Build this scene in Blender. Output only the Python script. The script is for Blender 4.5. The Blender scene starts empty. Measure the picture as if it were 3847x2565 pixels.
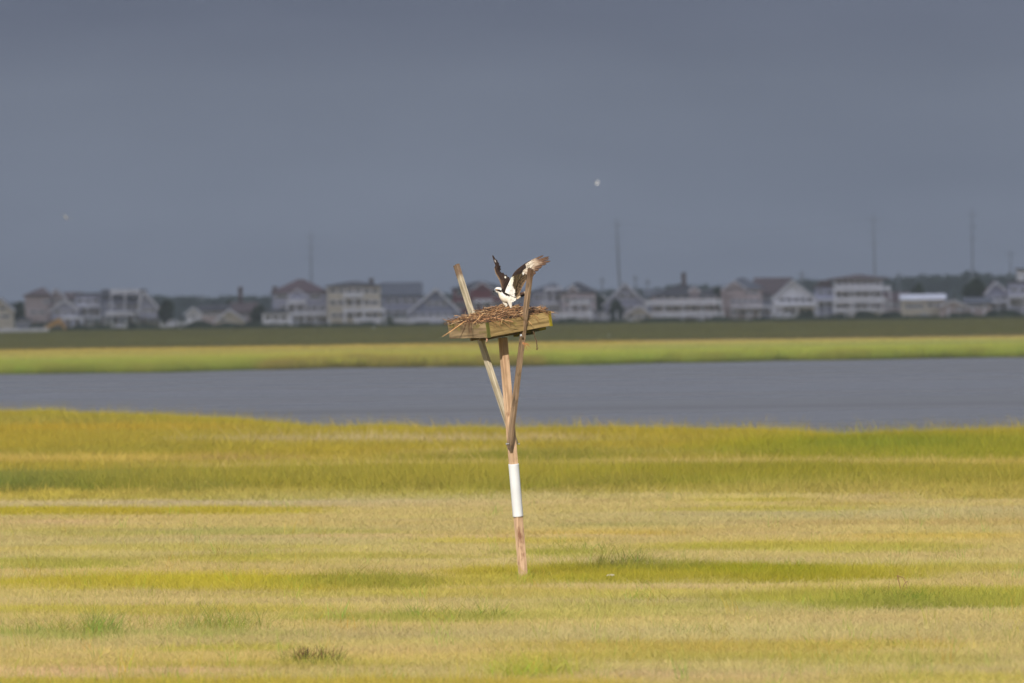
import bpy, math, random
from mathutils import Vector, Matrix, noise
R = math.radians
scene = bpy.context.scene
C = scene.collection

# ------------------------------------------------------------------ camera
FPX = 3847 * 600 / 36.0          # focal length in photo pixels
CAM_H = 3.1
PITCH = 115.5 / FPX
ROLL = 0.0137
D = 193.0                        # distance of the nesting platform
right = Vector((math.cos(ROLL), 0, -math.sin(ROLL)))
up0 = Vector((math.sin(ROLL), 0, math.cos(ROLL)))
fwd0 = Vector((0, 1, 0))
fwd = (fwd0 * math.cos(PITCH) - up0 * math.sin(PITCH)).normalized()
up = right.cross(fwd).normalized()
cam_d = bpy.data.cameras.new('camera')
cam = bpy.data.objects.new('camera', cam_d)
C.objects.link(cam)
cam.matrix_world = Matrix(((right.x, up.x, -fwd.x, 0), (right.y, up.y, -fwd.y, 0),
                           (right.z, up.z, -fwd.z, CAM_H), (0, 0, 0, 1)))
cam_d.sensor_width = 36
cam_d.lens = 600
cam_d.clip_start = 1.0
cam_d.clip_end = 60000
cam_d.dof.use_dof = True
cam_d.dof.focus_distance = D
cam_d.dof.aperture_fstop = 8.5
scene.camera = cam

# ------------------------------------------------------------------ light
SUN_EL, SUN_AZ = R(22.5), R(-167)  # azimuth from +Y towards +X; behind the camera, to the left
sdir = Vector((math.sin(SUN_AZ) * math.cos(SUN_EL), math.cos(SUN_AZ) * math.cos(SUN_EL), math.sin(SUN_EL)))
sun_d = bpy.data.lights.new('sun', 'SUN')
sun_d.energy = 4.5
sun_d.angle = R(0.5)
sun_d.color = (1.0, 0.95, 0.87)
sun = bpy.data.objects.new('sun', sun_d)
C.objects.link(sun)
sun.location = (-80, -80, 120)
sun.rotation_euler = sdir.to_track_quat('Z', 'Y').to_euler()
scene.view_settings.view_transform = 'Standard'
scene.view_settings.look = 'None'
scene.view_settings.exposure = 0.25
scene.view_settings.gamma = 1
scene.cycles.volume_bounces = 0
scene.cycles.max_bounces = 6
scene.cycles.use_denoising = True

def lin(r, g, b, k=1.0):
    f = lambda c: (c / 255 / 12.92) if c <= 10 else ((c / 255 + 0.055) / 1.055) ** 2.4
    return (f(r) * k, f(g) * k, f(b) * k, 1)

world = bpy.data.worlds.new('World')
scene.world = world
world.use_nodes = True
nt = world.node_tree
nt.nodes.clear()
def N(tree, t, **kw):
    n = tree.nodes.new(t)
    for k, v in kw.items():
        setattr(n, k, v)
    return n
def ramp(tree, stops, fac=None):
    r = N(tree, 'ShaderNodeValToRGB')
    els = r.color_ramp.elements
    while len(els) < len(stops):
        els.new(0.5)
    for e, (p, c) in zip(els, stops):
        e.position = p
        e.color = c if len(c) == 4 else (*c, 1)
    if fac is not None:
        tree.links.new(fac, r.inputs[0])
    return r
L = nt.links.new
sky = N(nt, 'ShaderNodeTexSky', sky_type='NISHITA', sun_disc=False, sun_elevation=SUN_EL, sun_rotation=SUN_AZ)
bg_sky = N(nt, 'ShaderNodeBackground')
L(sky.outputs[0], bg_sky.inputs[0]); bg_sky.inputs[1].default_value = 0.05
tc = N(nt, 'ShaderNodeTexCoord')
sep = N(nt, 'ShaderNodeSeparateXYZ'); L(tc.outputs['Generated'], sep.inputs[0])
# the storm: a dark slate bank of cloud filling the half of the sky opposite the sun
elev = N(nt, 'ShaderNodeMapRange'); L(sep.outputs[2], elev.inputs[0])
elev.inputs[1].default_value = 0.0; elev.inputs[2].default_value = 0.5
er = ramp(nt, [(0.0, (0.220, 0.255, 0.350)), (0.014, (0.212, 0.250, 0.348)), (0.032, (0.168, 0.196, 0.282)), (0.09, (0.155, 0.182, 0.262)), (1.0, (0.17, 0.19, 0.25))], elev.outputs[0])
nz = N(nt, 'ShaderNodeTexNoise'); mp = N(nt, 'ShaderNodeMapping')
mp.inputs['Scale'].default_value = (30, 30, 110); mp.inputs['Location'].default_value = (3.1, 0.3, 0.55)
L(tc.outputs['Generated'], mp.inputs[0]); L(mp.outputs[0], nz.inputs[0])
nz.inputs['Scale'].default_value = 1.0; nz.inputs['Detail'].default_value = 3
nr = ramp(nt, [(0.3, (0.86, 0.87, 0.89)), (0.7, (1.16, 1.15, 1.12))], nz.outputs[0])
mul = N(nt, 'ShaderNodeMix', data_type='RGBA', blend_type='MULTIPLY'); mul.inputs[0].default_value = 1
L(er.outputs[0], mul.inputs[6]); L(nr.outputs[0], mul.inputs[7])
bg_st = N(nt, 'ShaderNodeBackground'); L(mul.outputs[2], bg_st.inputs[0])
side = N(nt, 'ShaderNodeMapRange', interpolation_type='SMOOTHSTEP'); L(sep.outputs[1], side.inputs[0])
side.inputs[1].default_value = -0.15; side.inputs[2].default_value = 0.35
mx = N(nt, 'ShaderNodeMixShader')
L(side.outputs[0], mx.inputs[0]); L(bg_sky.outputs[0], mx.inputs[1]); L(bg_st.outputs[0], mx.inputs[2])
wo = N(nt, 'ShaderNodeOutputWorld'); L(mx.outputs[0], wo.inputs[0])

# ------------------------------------------------------------------ helpers
def P(px, py, d):
    """point seen at photo pixel (px, py) standing at distance Y = d"""
    v = right * ((px - 1923.5) / FPX) + up * (-(py - 1282.5) / FPX) + fwd
    return Vector((0, 0, CAM_H)) + v * (d / v.y)
def to_px(p):
    q = p - Vector((0, 0, CAM_H))
    z = q.dot(fwd)
    return 1923.5 + FPX * q.dot(right) / z, 1282.5 - FPX * q.dot(up) / z
def gx(px, d):
    return P(px, 1200, d).x

class MB:
    def __init__(s):
        s.v, s.f, s.m, s.c = [], [], [], []
    def add(s, vs, fs, mat=0, cols=None):
        o = len(s.v)
        s.v += [tuple(v) for v in vs]
        s.f += [tuple(i + o for i in f) for f in fs]
        s.m += [mat] * len(fs)
        s.c += cols if cols else [(1, 1, 1, 1)] * len(vs)
    def box(s, x0, x1, y0, y1, z0, z1, mat=0):
        s.add([(x0, y0, z0), (x1, y0, z0), (x1, y1, z0), (x0, y1, z0), (x0, y0, z1), (x1, y0, z1), (x1, y1, z1), (x0, y1, z1)],
              [(0, 3, 2, 1), (4, 5, 6, 7), (0, 1, 5, 4), (1, 2, 6, 5), (2, 3, 7, 6), (3, 0, 4, 7)], mat)
    def bar(s, a, b, wu, wv, U=None, mat=0):
        a, b = Vector(a), Vector(b)
        t = (b - a).normalized()
        U = Vector(U) if U else (Vector((0, 0, 1)) if abs(t.z) < .9 else Vector((1, 0, 0)))
        U = (U - t * U.dot(t)).normalized(); W = t.cross(U)
        vs = []
        for q in (a, b):
            for su, sw in ((-1, -1), (1, -1), (1, 1), (-1, 1)):
                vs.append(q + U * su * wu / 2 + W * sw * wv / 2)
        s.add(vs, [(0, 3, 2, 1), (4, 5, 6, 7), (0, 1, 5, 4), (1, 2, 6, 5), (2, 3, 7, 6), (3, 0, 4, 7)], mat)
    def tube(s, pts, rs, n=8, mat=0, cols=None, flat=1.0, U=None):
        pts = [Vector(p) for p in pts]
        vs, fs, cc = [], [], []
        ref = Vector(U) if U else Vector((0, 1, 0.02))
        for i, p in enumerate(pts):
            t = (pts[min(i + 1, len(pts) - 1)] - pts[max(i - 1, 0)]).normalized()
            A = ref - t * ref.dot(t)
            if A.length < 1e-3: A = Vector((1, 0, 0)) - t * t.x
            A.normalize(); B = t.cross(A)
            for k in range(n):
                a = 2 * math.pi * k / n
                vs.append(p + A * math.cos(a) * rs[i] * flat + B * math.sin(a) * rs[i])
                cc.append(cols[i] if cols else (1, 1, 1, 1))
        for i in range(len(pts) - 1):
            for k in range(n):
                k2 = (k + 1) % n
                fs.append((i * n + k, i * n + k2, (i + 1) * n + k2, (i + 1) * n + k))
        fs.append(tuple(range(n - 1, -1, -1))); fs.append(tuple(range((len(pts) - 1) * n, len(pts) * n)))
        s.add(vs, fs, mat, cc)
    def build(s, name, mats, parent=None, origin=(0, 0, 0), smooth=False, color=False, matrix=None):
        me = bpy.data.meshes.new(name)
        o = Vector(origin)
        vs = [(v[0] - o.x, v[1] - o.y, v[2] - o.z) for v in s.v] if not matrix else s.v
        me.from_pydata(vs, [], s.f)
        for m in (mats if isinstance(mats, (list, tuple)) else [mats]):
            me.materials.append(m)
        me.polygons.foreach_set('material_index', s.m)
        if smooth:
            me.polygons.foreach_set('use_smooth', [True] * len(s.f))
        if color:
            at = me.color_attributes.new('Col', 'FLOAT_COLOR', 'POINT')
            at.data.foreach_set('color', [x for c in s.c for x in c])
        me.update()
        ob = bpy.data.objects.new(name, me)
        C.objects.link(ob)
        if matrix:
            ob.matrix_world = matrix
        else:
            ob.location = o
        if parent is not None:
            ob.parent = parent
            if matrix:
                ob.matrix_local = Matrix.Translation(-Vector(parent.location)) @ matrix
            else:
                ob.location = o - Vector(parent.location)
        return ob
def tag(o, label=None, cat=None, group=None, kind=None):
    if label: o['label'] = label
    if cat: o['category'] = cat
    if group: o['group'] = group
    if kind: o['kind'] = kind
    return o
def empty(name, loc):
    o = bpy.data.objects.new(name, None)
    C.objects.link(o); o.location = loc; o.empty_display_size = .2
    return o

def mat_base(name, rough=0.8, spec=0.3):
    m = bpy.data.materials.new(name); m.use_nodes = True
    t = m.node_tree; b = t.nodes['Principled BSDF']
    b.inputs['Roughness'].default_value = rough
    b.inputs['Specular IOR Level'].default_value = spec
    return m, t, b
def m_plain(name, c1, c2, scale=3.0, rough=0.8, spec=0.3, bump=0.0, sc3=(1, 1, 1), detail=5, lo=.35, hi=.65):
    m, t, b = mat_base(name, rough, spec)
    tc = N(t, 'ShaderNodeTexCoord'); mp = N(t, 'ShaderNodeMapping'); mp.inputs['Scale'].default_value = sc3
    t.links.new(tc.outputs['Object'], mp.inputs[0])
    n = N(t, 'ShaderNodeTexNoise'); n.inputs['Scale'].default_value = scale; n.inputs['Detail'].default_value = detail
    t.links.new(mp.outputs[0], n.inputs[0])
    r = ramp(t, [(lo, c1), (hi, c2)], n.outputs[0])
    t.links.new(r.outputs[0], b.inputs['Base Color'])
    if bump:
        bp = N(t, 'ShaderNodeBump'); bp.inputs['Strength'].default_value = bump; bp.inputs['Distance'].default_value = 0.01
        t.links.new(n.outputs[0], bp.inputs['Height']); t.links.new(bp.outputs[0], b.inputs['Normal'])
    return m

def m_wood(name, dark, light, patch=None, patch_amt=0.0, end=None, seed=0.0, grain=1.0):
    """weathered timber; grain runs along local X.  patch: colour of moss or stain, end=(x, width, colour): stained end"""
    m, t, b = mat_base(name, 0.75, 0.25)
    tc = N(t, 'ShaderNodeTexCoord'); mp = N(t, 'ShaderNodeMapping')
    mp.inputs['Scale'].default_value = (1.6, 42 * grain, 42 * grain); mp.inputs['Location'].default_value = (seed, seed * 2, seed)
    t.links.new(tc.outputs['Object'], mp.inputs[0])
    n = N(t, 'ShaderNodeTexNoise'); n.inputs['Scale'].default_value = 1.0; n.inputs['Detail'].default_value = 6; n.inputs['Distortion'].default_value = .6
    t.links.new(mp.outputs[0], n.inputs[0])
    r = ramp(t, [(.30, dark), (.46, tuple((a + c) / 2 for a, c in zip(dark, light))), (.66, light)], n.outputs[0])
    mp2 = N(t, 'ShaderNodeMapping'); mp2.inputs['Scale'].default_value = (5, 14, 14); mp2.inputs['Location'].default_value = (seed + 5, seed, 1)
    t.links.new(tc.outputs['Object'], mp2.inputs[0])
    n2 = N(t, 'ShaderNodeTexNoise'); n2.inputs['Scale'].default_value = 1.0; n2.inputs['Detail'].default_value = 4
    t.links.new(mp2.outputs[0], n2.inputs[0])
    m1 = N(t, 'ShaderNodeMix', data_type='RGBA', blend_type='MULTIPLY'); m1.inputs[0].default_value = .8
    r2 = ramp(t, [(.3, (.62, .58, .52)), (.6, (1.05, 1.04, 1.02))], n2.outputs[0])
    t.links.new(r.outputs[0], m1.inputs[6]); t.links.new(r2.outputs[0], m1.inputs[7])
    out = m1.outputs[2]
    # thin dark checks running with the grain
    mp4 = N(t, 'ShaderNodeMapping'); mp4.inputs['Scale'].default_value = (3.5, 90, 90); mp4.inputs['Location'].default_value = (seed, 3, seed)
    t.links.new(tc.outputs['Object'], mp4.inputs[0])
    n4 = N(t, 'ShaderNodeTexNoise'); n4.inputs['Scale'].default_value = 1; n4.inputs['Detail'].default_value = 2
    t.links.new(mp4.outputs[0], n4.inputs[0])
    r4 = ramp(t, [(.66, (0, 0, 0)), (.72, (1, 1, 1))], n4.outputs[0])
    m4 = N(t, 'ShaderNodeMix', data_type='RGBA'); t.links.new(r4.outputs[0], m4.inputs[0])
    t.links.new(out, m4.inputs[6]); m4.inputs[7].default_value = tuple(x * .45 for x in dark[:3]) + (1,)
    out = m4.outputs[2]
    if patch:
        n3 = N(t, 'ShaderNodeTexNoise'); n3.inputs['Scale'].default_value = 5; n3.inputs['Detail'].default_value = 6
        mp3 = N(t, 'ShaderNodeMapping'); mp3.inputs['Location'].default_value = (seed * 3 + 1, 2, seed); mp3.inputs['Scale'].default_value = (1, 2, 2)
        t.links.new(tc.outputs['Object'], mp3.inputs[0]); t.links.new(mp3.outputs[0], n3.inputs[0])
        r3 = ramp(t, [(.62 - .25 * patch_amt, (0, 0, 0)), (.72 - .25 * patch_amt, (1, 1, 1))], n3.outputs[0])
        mm = N(t, 'ShaderNodeMix', data_type='RGBA'); t.links.new(r3.outputs[0], mm.inputs[0])
        t.links.new(out, mm.inputs[6]); mm.inputs[7].default_value = patch; out = mm.outputs[2]
    if end:
        sp = N(t, 'ShaderNodeSeparateXYZ'); t.links.new(tc.outputs['Object'], sp.inputs[0])
        ad = N(t, 'ShaderNodeMath', operation='MULTIPLY_ADD'); t.links.new(n2.outputs[0], ad.inputs[0])
        ad.inputs[1].default_value = end[1] * 2.2; t.links.new(sp.outputs[0], ad.inputs[2])
        mr = N(t, 'ShaderNodeMapRange'); t.links.new(ad.outputs[0], mr.inputs[0])
        mr.inputs[1].default_value = end[0] + end[1] * 1.1 - end[1] * .5; mr.inputs[2].default_value = end[0] + end[1] * 1.1 + end[1] * .5
        me_ = N(t, 'ShaderNodeMix', data_type='RGBA', blend_type='MULTIPLY'); t.links.new(mr.outputs[0], me_.inputs[0])
        t.links.new(out, me_.inputs[6]); me_.inputs[7].default_value = end[2]; out = me_.outputs[2]
    t.links.new(out, b.inputs['Base Color'])
    bp = N(t, 'ShaderNodeBump'); bp.inputs['Strength'].default_value = .5; bp.inputs['Distance'].default_value = 0.004
    t.links.new(n.outputs[0], bp.inputs['Height']); t.links.new(bp.outputs[0], b.inputs['Normal'])
    return m

# ------------------------------------------------------------------ the setting: ground, water
def interp(tab, x):
    if x <= tab[0][0]: return tab[0][1]
    for (a, fa), (b, fb) in zip(tab, tab[1:]):
        if x <= b:
            t = (x - a) / (b - a); t = t * t * (3 - 2 * t)
            return fa + (fb - fa) * t
    return tab[-1][1]
# photo row of the near bank's grass tips, by photo column
NEAR = [(-1500, 1532), (0, 1537), (400, 1546), (800, 1561), (1000, 1578), (1090, 1594), (1600, 1598), (1950, 1605), (2300, 1599), (2700, 1604), (2950, 1615), (3150, 1624), (3400, 1616), (3700, 1606), (3847, 1601), (5400, 1590)]
FAR = [(-1500, 1401), (0, 1397), (500, 1392), (1000, 1381), (1300, 1373), (1900, 1369), (2100, 1364), (2600, 1354), (3000, 1346), (3847, 1334), (5400, 1322)]
def shore_dist(tab, px, h):
    py = interp(tab, px)
    lo, hi = 200.0, 3000.0
    for _ in range(40):
        mid = (lo + hi) / 2
        z = P(px, py, mid).z
        if z > h: lo = mid
        else: hi = mid
    return lo
ncols = 121
pxs = [-1500 + 6900 * i / (ncols - 1) for i in range(ncols)]
near_d = [shore_dist(NEAR, p, 0.49) for p in pxs]
far_d = [shore_dist(FAR, p, -0.15) for p in pxs]
def lookup(tab, px):
    t = (px + 1500) / 6900 * (ncols - 1)
    t = max(0, min(ncols - 1.001, t)); i = int(t)
    return tab[i] + (tab[i + 1] - tab[i]) * (t - i)
WATER_Z = -0.28
g = MB()
rows = []
for t in (-400, -60, 60, 110): rows.append([('y', t)] * ncols)
for t in (0, .3, .6, .85, .96): rows.append([('n', t)] * ncols)
xs_ext = [-9000, -3000, -600] + [None] * ncols + [600, 3000, 9000]
ylines = []
def col_rows(nd, fd):
    r = []
    for y in (-500, -60, 60, 110): r.append((y, 0))
    for t in (.15, .3, .45, .6, .75, .9, .98): r.append((110 + (nd - .6 - 110) * t, 0))
    r.append((nd - .6, 0)); r.append((nd + .5, -.55)); r.append((nd + 20, -1.6)); r.append(((nd + fd) / 2, -2)); r.append((fd - 30, -1.6))
    r.append((fd - .8, -.5)); r.append((fd + .8, 0))
    for y in (1300, 1500, 1750, 2000, 2400, 2800, 3200, 3500, 4200, 5500, 7000): r.append((y, 0))
    r.append((14000, 0)); r.append((50000, 0))
    return r
cols = []
for i in range(-3, ncols + 3):
    k = max(0, min(ncols - 1, i))
    rr = col_rows(near_d[k], far_d[k])
    out = []
    for (y, z) in rr:
        if i < 0: x = gx(pxs[0], max(y, 60)) - (400, 4000, 30000)[-i - 1]
        elif i >= ncols: x = gx(pxs[-1], max(y, 60)) + (400, 4000, 30000)[i - ncols]
        else: x = gx(pxs[k], max(y, 60))
        out.append((x, y, z))
    cols.append(out)
nr_ = len(cols[0])
vs = [v for c in cols for v in c]
fs = []
for i in range(len(cols) - 1):
    for j in range(nr_ - 1):
        fs.append((i * nr_ + j, (i + 1) * nr_ + j, (i + 1) * nr_ + j + 1, i * nr_ + j + 1))
g.add(vs, fs)
m_ground = m_plain('marsh_soil', lin(110, 106, 60, .8), lin(140, 128, 75, .8), scale=.6, rough=1, spec=.05, bump=.0, detail=8)
ground = g.build('ground', m_ground); tag(ground, kind='structure')

m_water, t, b = mat_base('bay_water', 0.12, 0.5)
b.inputs['Base Color'].default_value = (0.050, 0.042, 0.030, 1); b.inputs['IOR'].default_value = 1.33; b.inputs['Specular IOR Level'].default_value = .185
tcw = N(t, 'ShaderNodeTexCoord')
hs = None
for sc, dist, stv in (((.9, .7, 1), .22, 1.0), ((.10, .09, 1), .22, 1.0)):
    mpw = N(t, 'ShaderNodeMapping'); mpw.inputs['Scale'].default_value = sc
    t.links.new(tcw.outputs['Object'], mpw.inputs[0])
    nw = N(t, 'ShaderNodeTexNoise'); nw.inputs['Scale'].default_value = 1; nw.inputs['Detail'].default_value = 5
    t.links.new(mpw.outputs[0], nw.inputs[0])
    bw = N(t, 'ShaderNodeBump'); bw.inputs['Strength'].default_value = stv; bw.inputs['Distance'].default_value = dist
    t.links.new(nw.outputs[0], bw.inputs['Height'])
    if hs: t.links.new(hs, bw.inputs['Normal'])
    hs = bw.outputs[0]
t.links.new(hs, b.inputs['Normal'])
# wind lanes: bands of rougher and smoother water
mpw = N(t, 'ShaderNodeMapping'); mpw.inputs['Scale'].default_value = (.012, .016, 1); t.links.new(tcw.outputs['Object'], mpw.inputs[0])
nw = N(t, 'ShaderNodeTexNoise'); nw.inputs['Scale'].default_value = 1; nw.inputs['Detail'].default_value = 4; t.links.new(mpw.outputs[0], nw.inputs[0])
rw = ramp(t, [(.3, (.22, .22, .22)), (.7, (.34, .34, .34))], nw.outputs[0]); t.links.new(rw.outputs[0], b.inputs['Roughness'])
wv = MB()
wv.add([(-4000, 250, WATER_Z), (4000, 250, WATER_Z), (4000, 1290, WATER_Z), (-4000, 1290, WATER_Z)], [(0, 1, 2, 3)])
tag(wv.build('water', m_water), kind='structure')

# ------------------------------------------------------------------ storm cloud deck: shades the far marsh and the town
def cloud_deck():
    rnd = random.Random(5)
    zc = 900.0
    off = Vector((sdir.x, sdir.y, 0)) * (zc / sdir.z)          # shadow point + off = cloud point
    y0, y1, x0, x1 = 1410 + off.y, 6500, -5200 + off.x, 5200 + off.x
    nx, ny = 70, 60
    mb = MB(); top, bot = [], []
    for j in range(ny + 1):
        for i in range(nx + 1):
            x = x0 + (x1 - x0) * i / nx
            f = j / ny
            yy = y0 + (y1 - y0) * f ** 1.6
            if j == 0:
                xs = x - off.x                                    # where its shadow edge falls
                yy += 22 * noise.noise((xs * .02, 3, 0)) + xs * .55
            e = min(i, nx - i, j, ny - j)
            th = 0 if e == 0 else 120 * (1 - math.exp(-e / 3))
            n1 = noise.noise((x * .0012, yy * .0012, 1)) * 60 + noise.noise((x * .004, yy * .004, 4)) * 25
            bot.append((x, yy, zc - (0 if e == 0 else th * .25 - n1 * .5)))
            top.append((x, yy, zc + (0 if e == 0 else th + n1)))
    W_ = nx + 1; nb = len(bot)
    fs = []
    for j in range(ny):
        for i in range(nx):
            a = j * W_ + i
            fs.append((a, a + W_, a + W_ + 1, a + 1)); fs.append((nb + a, nb + a + 1, nb + a + W_ + 1, nb + a + W_))
    mb.add(bot + top, fs)
    m = bpy.data.materials.new('cloud_vapour'); m.use_nodes = True
    t = m.node_tree; t.nodes.remove(t.nodes['Principled BSDF'])
    d = N(t, 'ShaderNodeBsdfDiffuse'); d.inputs[0].default_value = (.45, .47, .52, 1)
    tr = N(t, 'ShaderNodeBsdfTranslucent'); tr.inputs[0].default_value = (.86, .90, 1.0, 1)
    mi = N(t, 'ShaderNodeMixShader'); mi.inputs[0].default_value = .97
    t.links.new(d.outputs[0], mi.inputs[1]); t.links.new(tr.outputs[0], mi.inputs[2])
    t.links.new(mi.outputs[0], t.nodes['Material Output'].inputs[0])
    tag(mb.build('clouds', m, smooth=True), kind='structure')
cloud_deck()

# ------------------------------------------------------------------ grass
def m_grass(name, tipcol=None, trans=.32):
    m = bpy.data.materials.new(name); m.use_nodes = True
    t = m.node_tree; t.nodes.remove(t.nodes['Principled BSDF'])
    ai = N(t, 'ShaderNodeAttribute', attribute_type='INSTANCER', attribute_name='tint')
    ac = N(t, 'ShaderNodeAttribute', attribute_type='GEOMETRY', attribute_name='Col')   # R blade random, G height, B random 2
    sp = N(t, 'ShaderNodeSeparateColor'); t.links.new(ac.outputs['Color'], sp.inputs[0])
    r = ramp(t, [(0, (.80, .88, .76)), (.25, (.92, .98, .9)), (.6, (1.0, 1.0, 1.0)), (.85, (1.05, 1.01, 1.04)), (1, (1.15, 1.08, 1.16))], sp.outputs[0])
    mu = N(t, 'ShaderNodeMix', data_type='RGBA', blend_type='MULTIPLY'); mu.inputs[0].default_value = 1
    t.links.new(ai.outputs['Color'], mu.inputs[6]); t.links.new(r.outputs[0], mu.inputs[7])
    # darker and greener towards the root of a blade, dry at its tip
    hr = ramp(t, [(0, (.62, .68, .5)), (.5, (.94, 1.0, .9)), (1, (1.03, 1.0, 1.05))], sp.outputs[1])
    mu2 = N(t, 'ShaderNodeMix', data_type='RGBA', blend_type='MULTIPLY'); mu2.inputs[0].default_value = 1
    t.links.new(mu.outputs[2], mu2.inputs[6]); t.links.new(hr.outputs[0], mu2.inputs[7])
    d = N(t, 'ShaderNodeBsdfDiffuse'); tr = N(t, 'ShaderNodeBsdfTranslucent')
    t.links.new(mu2.outputs[2], d.inputs[0]); t.links.new(mu2.outputs[2], tr.inputs[0])
    mi = N(t, 'ShaderNodeMixShader'); mi.inputs[0].default_value = trans
    t.links.new(d.outputs[0], mi.inputs[1]); t.links.new(tr.outputs[0], mi.inputs[2])
    t.links.new(mi.outputs[0], t.nodes['Material Output'].inputs[0])
    return m
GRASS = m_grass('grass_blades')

def patch_mesh(name, n, size, h, hv, w, lean, seed, wisp=0.0):
    rnd = random.Random(seed); mb = MB()
    for _ in range(n):
        x, y = rnd.gauss(0, size * .36), rnd.gauss(0, size * .36)
        hh = max(.25 * h, h * rnd.gauss(1, hv))
        if rnd.random() < wisp: hh *= rnd.uniform(1.15, 1.5)
        a = rnd.uniform(0, 2 * math.pi)
        ln = abs(rnd.gauss(0, lean)) * hh
        dx, dy = math.cos(a) * ln, math.sin(a) * ln
        fa = rnd.uniform(0, math.pi)
        ww = w * rnd.uniform(.6, 1.3) / 2
        ux, uy = math.cos(fa) * ww, math.sin(fa) * ww
        c1, c2 = rnd.random(), rnd.random()
        vs, cc = [], []
        for q, k in ((0, .7), (.5, 1.0), (.82, .6)):
            cx, cy, cz = x + dx * q * q, y + dy * q * q, hh * (q - .12 * q * q * (ln / hh) ** 2)
            vs += [(cx - ux * k, cy - uy * k, cz), (cx + ux * k, cy + uy * k, cz)]
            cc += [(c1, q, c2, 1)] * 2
        vs.append((x + dx, y + dy, hh * (1 - .12 * (ln / hh) ** 2))); cc.append((c1, 1, c2, 1))
        mb.add(vs, [(0, 1, 3, 2), (2, 3, 5, 4), (4, 5, 6)], 0, cc)
    me = bpy.data.meshes.new(name)
    me.from_pydata(mb.v, [], mb.f); me.materials.append(GRASS)
    at = me.color_attributes.new('Col', 'FLOAT_COLOR', 'POINT')
    at.data.foreach_set('color', [x for c in mb.c for x in c])
    return bpy.data.objects.new(name, me)      # a source only: never linked to the scene

def scatter(name, pts, sources):
    """pts: (x, y, z, scale_xy, scale_z, rot, variant, (r,g,b)) -> one object, geometry nodes"""
    me = bpy.data.meshes.new(name)
    me.from_pydata([p[:3] for p in pts], [], [])
    def attr(nm, ty, key, vals):
        a = me.attributes.new(nm, ty, 'POINT'); a.data.foreach_set(key, vals)
    attr('scl', 'FLOAT_VECTOR', 'vector', [v for p in pts for v in (p[3], p[3], p[4])])
    attr('rot', 'FLOAT_VECTOR', 'vector', [v for p in pts for v in (0, 0, p[5])])
    attr('var', 'INT', 'value', [int(p[6]) for p in pts])
    attr('tint', 'FLOAT_COLOR', 'color', [v for p in pts for v in (*p[7], 1)])
    me.materials.append(GRASS)
    ob = bpy.data.objects.new(name, me); C.objects.link(ob)
    ng = bpy.data.node_groups.new(name, 'GeometryNodeTree')
    ng.interface.new_socket('Geometry', in_out='INPUT', socket_type='NodeSocketGeometry')
    ng.interface.new_socket('Geometry', in_out='OUTPUT', socket_type='NodeSocketGeometry')
    gi, go = ng.nodes.new('NodeGroupInput'), ng.nodes.new('NodeGroupOutput')
    g2 = ng.nodes.new('GeometryNodeGeometryToInstance')
    for s in reversed(sources):
        oi = ng.nodes.new('GeometryNodeObjectInfo'); oi.inputs['Object'].default_value = s
        oi.inputs['As Instance'].default_value = True
        ng.links.new(oi.outputs['Geometry'], g2.inputs[0])
    ip = ng.nodes.new('GeometryNodeInstanceOnPoints')
    def named(nm, ty):
        a = ng.nodes.new('GeometryNodeInputNamedAttribute'); a.data_type = ty; a.inputs['Name'].default_value = nm
        return a.outputs[0]
    join = ng.nodes.new('GeometryNodeJoinGeometry')
    for s in reversed(sources):
        oi = ng.nodes.new('GeometryNodeObjectInfo'); oi.inputs['Object'].default_value = s
        oi.inputs['As Instance'].default_value = True
        ng.links.new(oi.outputs['Geometry'], join.inputs[0])
    ng.nodes.remove(g2)
    ng.links.new(gi.outputs[0], ip.inputs['Points'])
    ng.links.new(join.outputs[0], ip.inputs['Instance'])
    ip.inputs['Pick Instance'].default_value = True
    ng.links.new(named('var', 'INT'), ip.inputs['Instance Index'])
    ng.links.new(named('scl', 'FLOAT_VECTOR'), ip.inputs['Scale'])
    ng.links.new(named('rot', 'FLOAT_VECTOR'), ip.inputs['Rotation'])
    ng.links.new(ip.outputs[0], go.inputs[0])
    md = ob.modifiers.new('grass', 'NODES'); md.node_group = ng
    return ob

BEIGE, YEL, OLIVE, GOLD, GREEN, PINK, DARK = (190, 168, 122), (174, 157, 78), (156, 145, 58), (168, 150, 58), (136, 134, 60), (194, 164, 130), (128, 124, 40)
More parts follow.
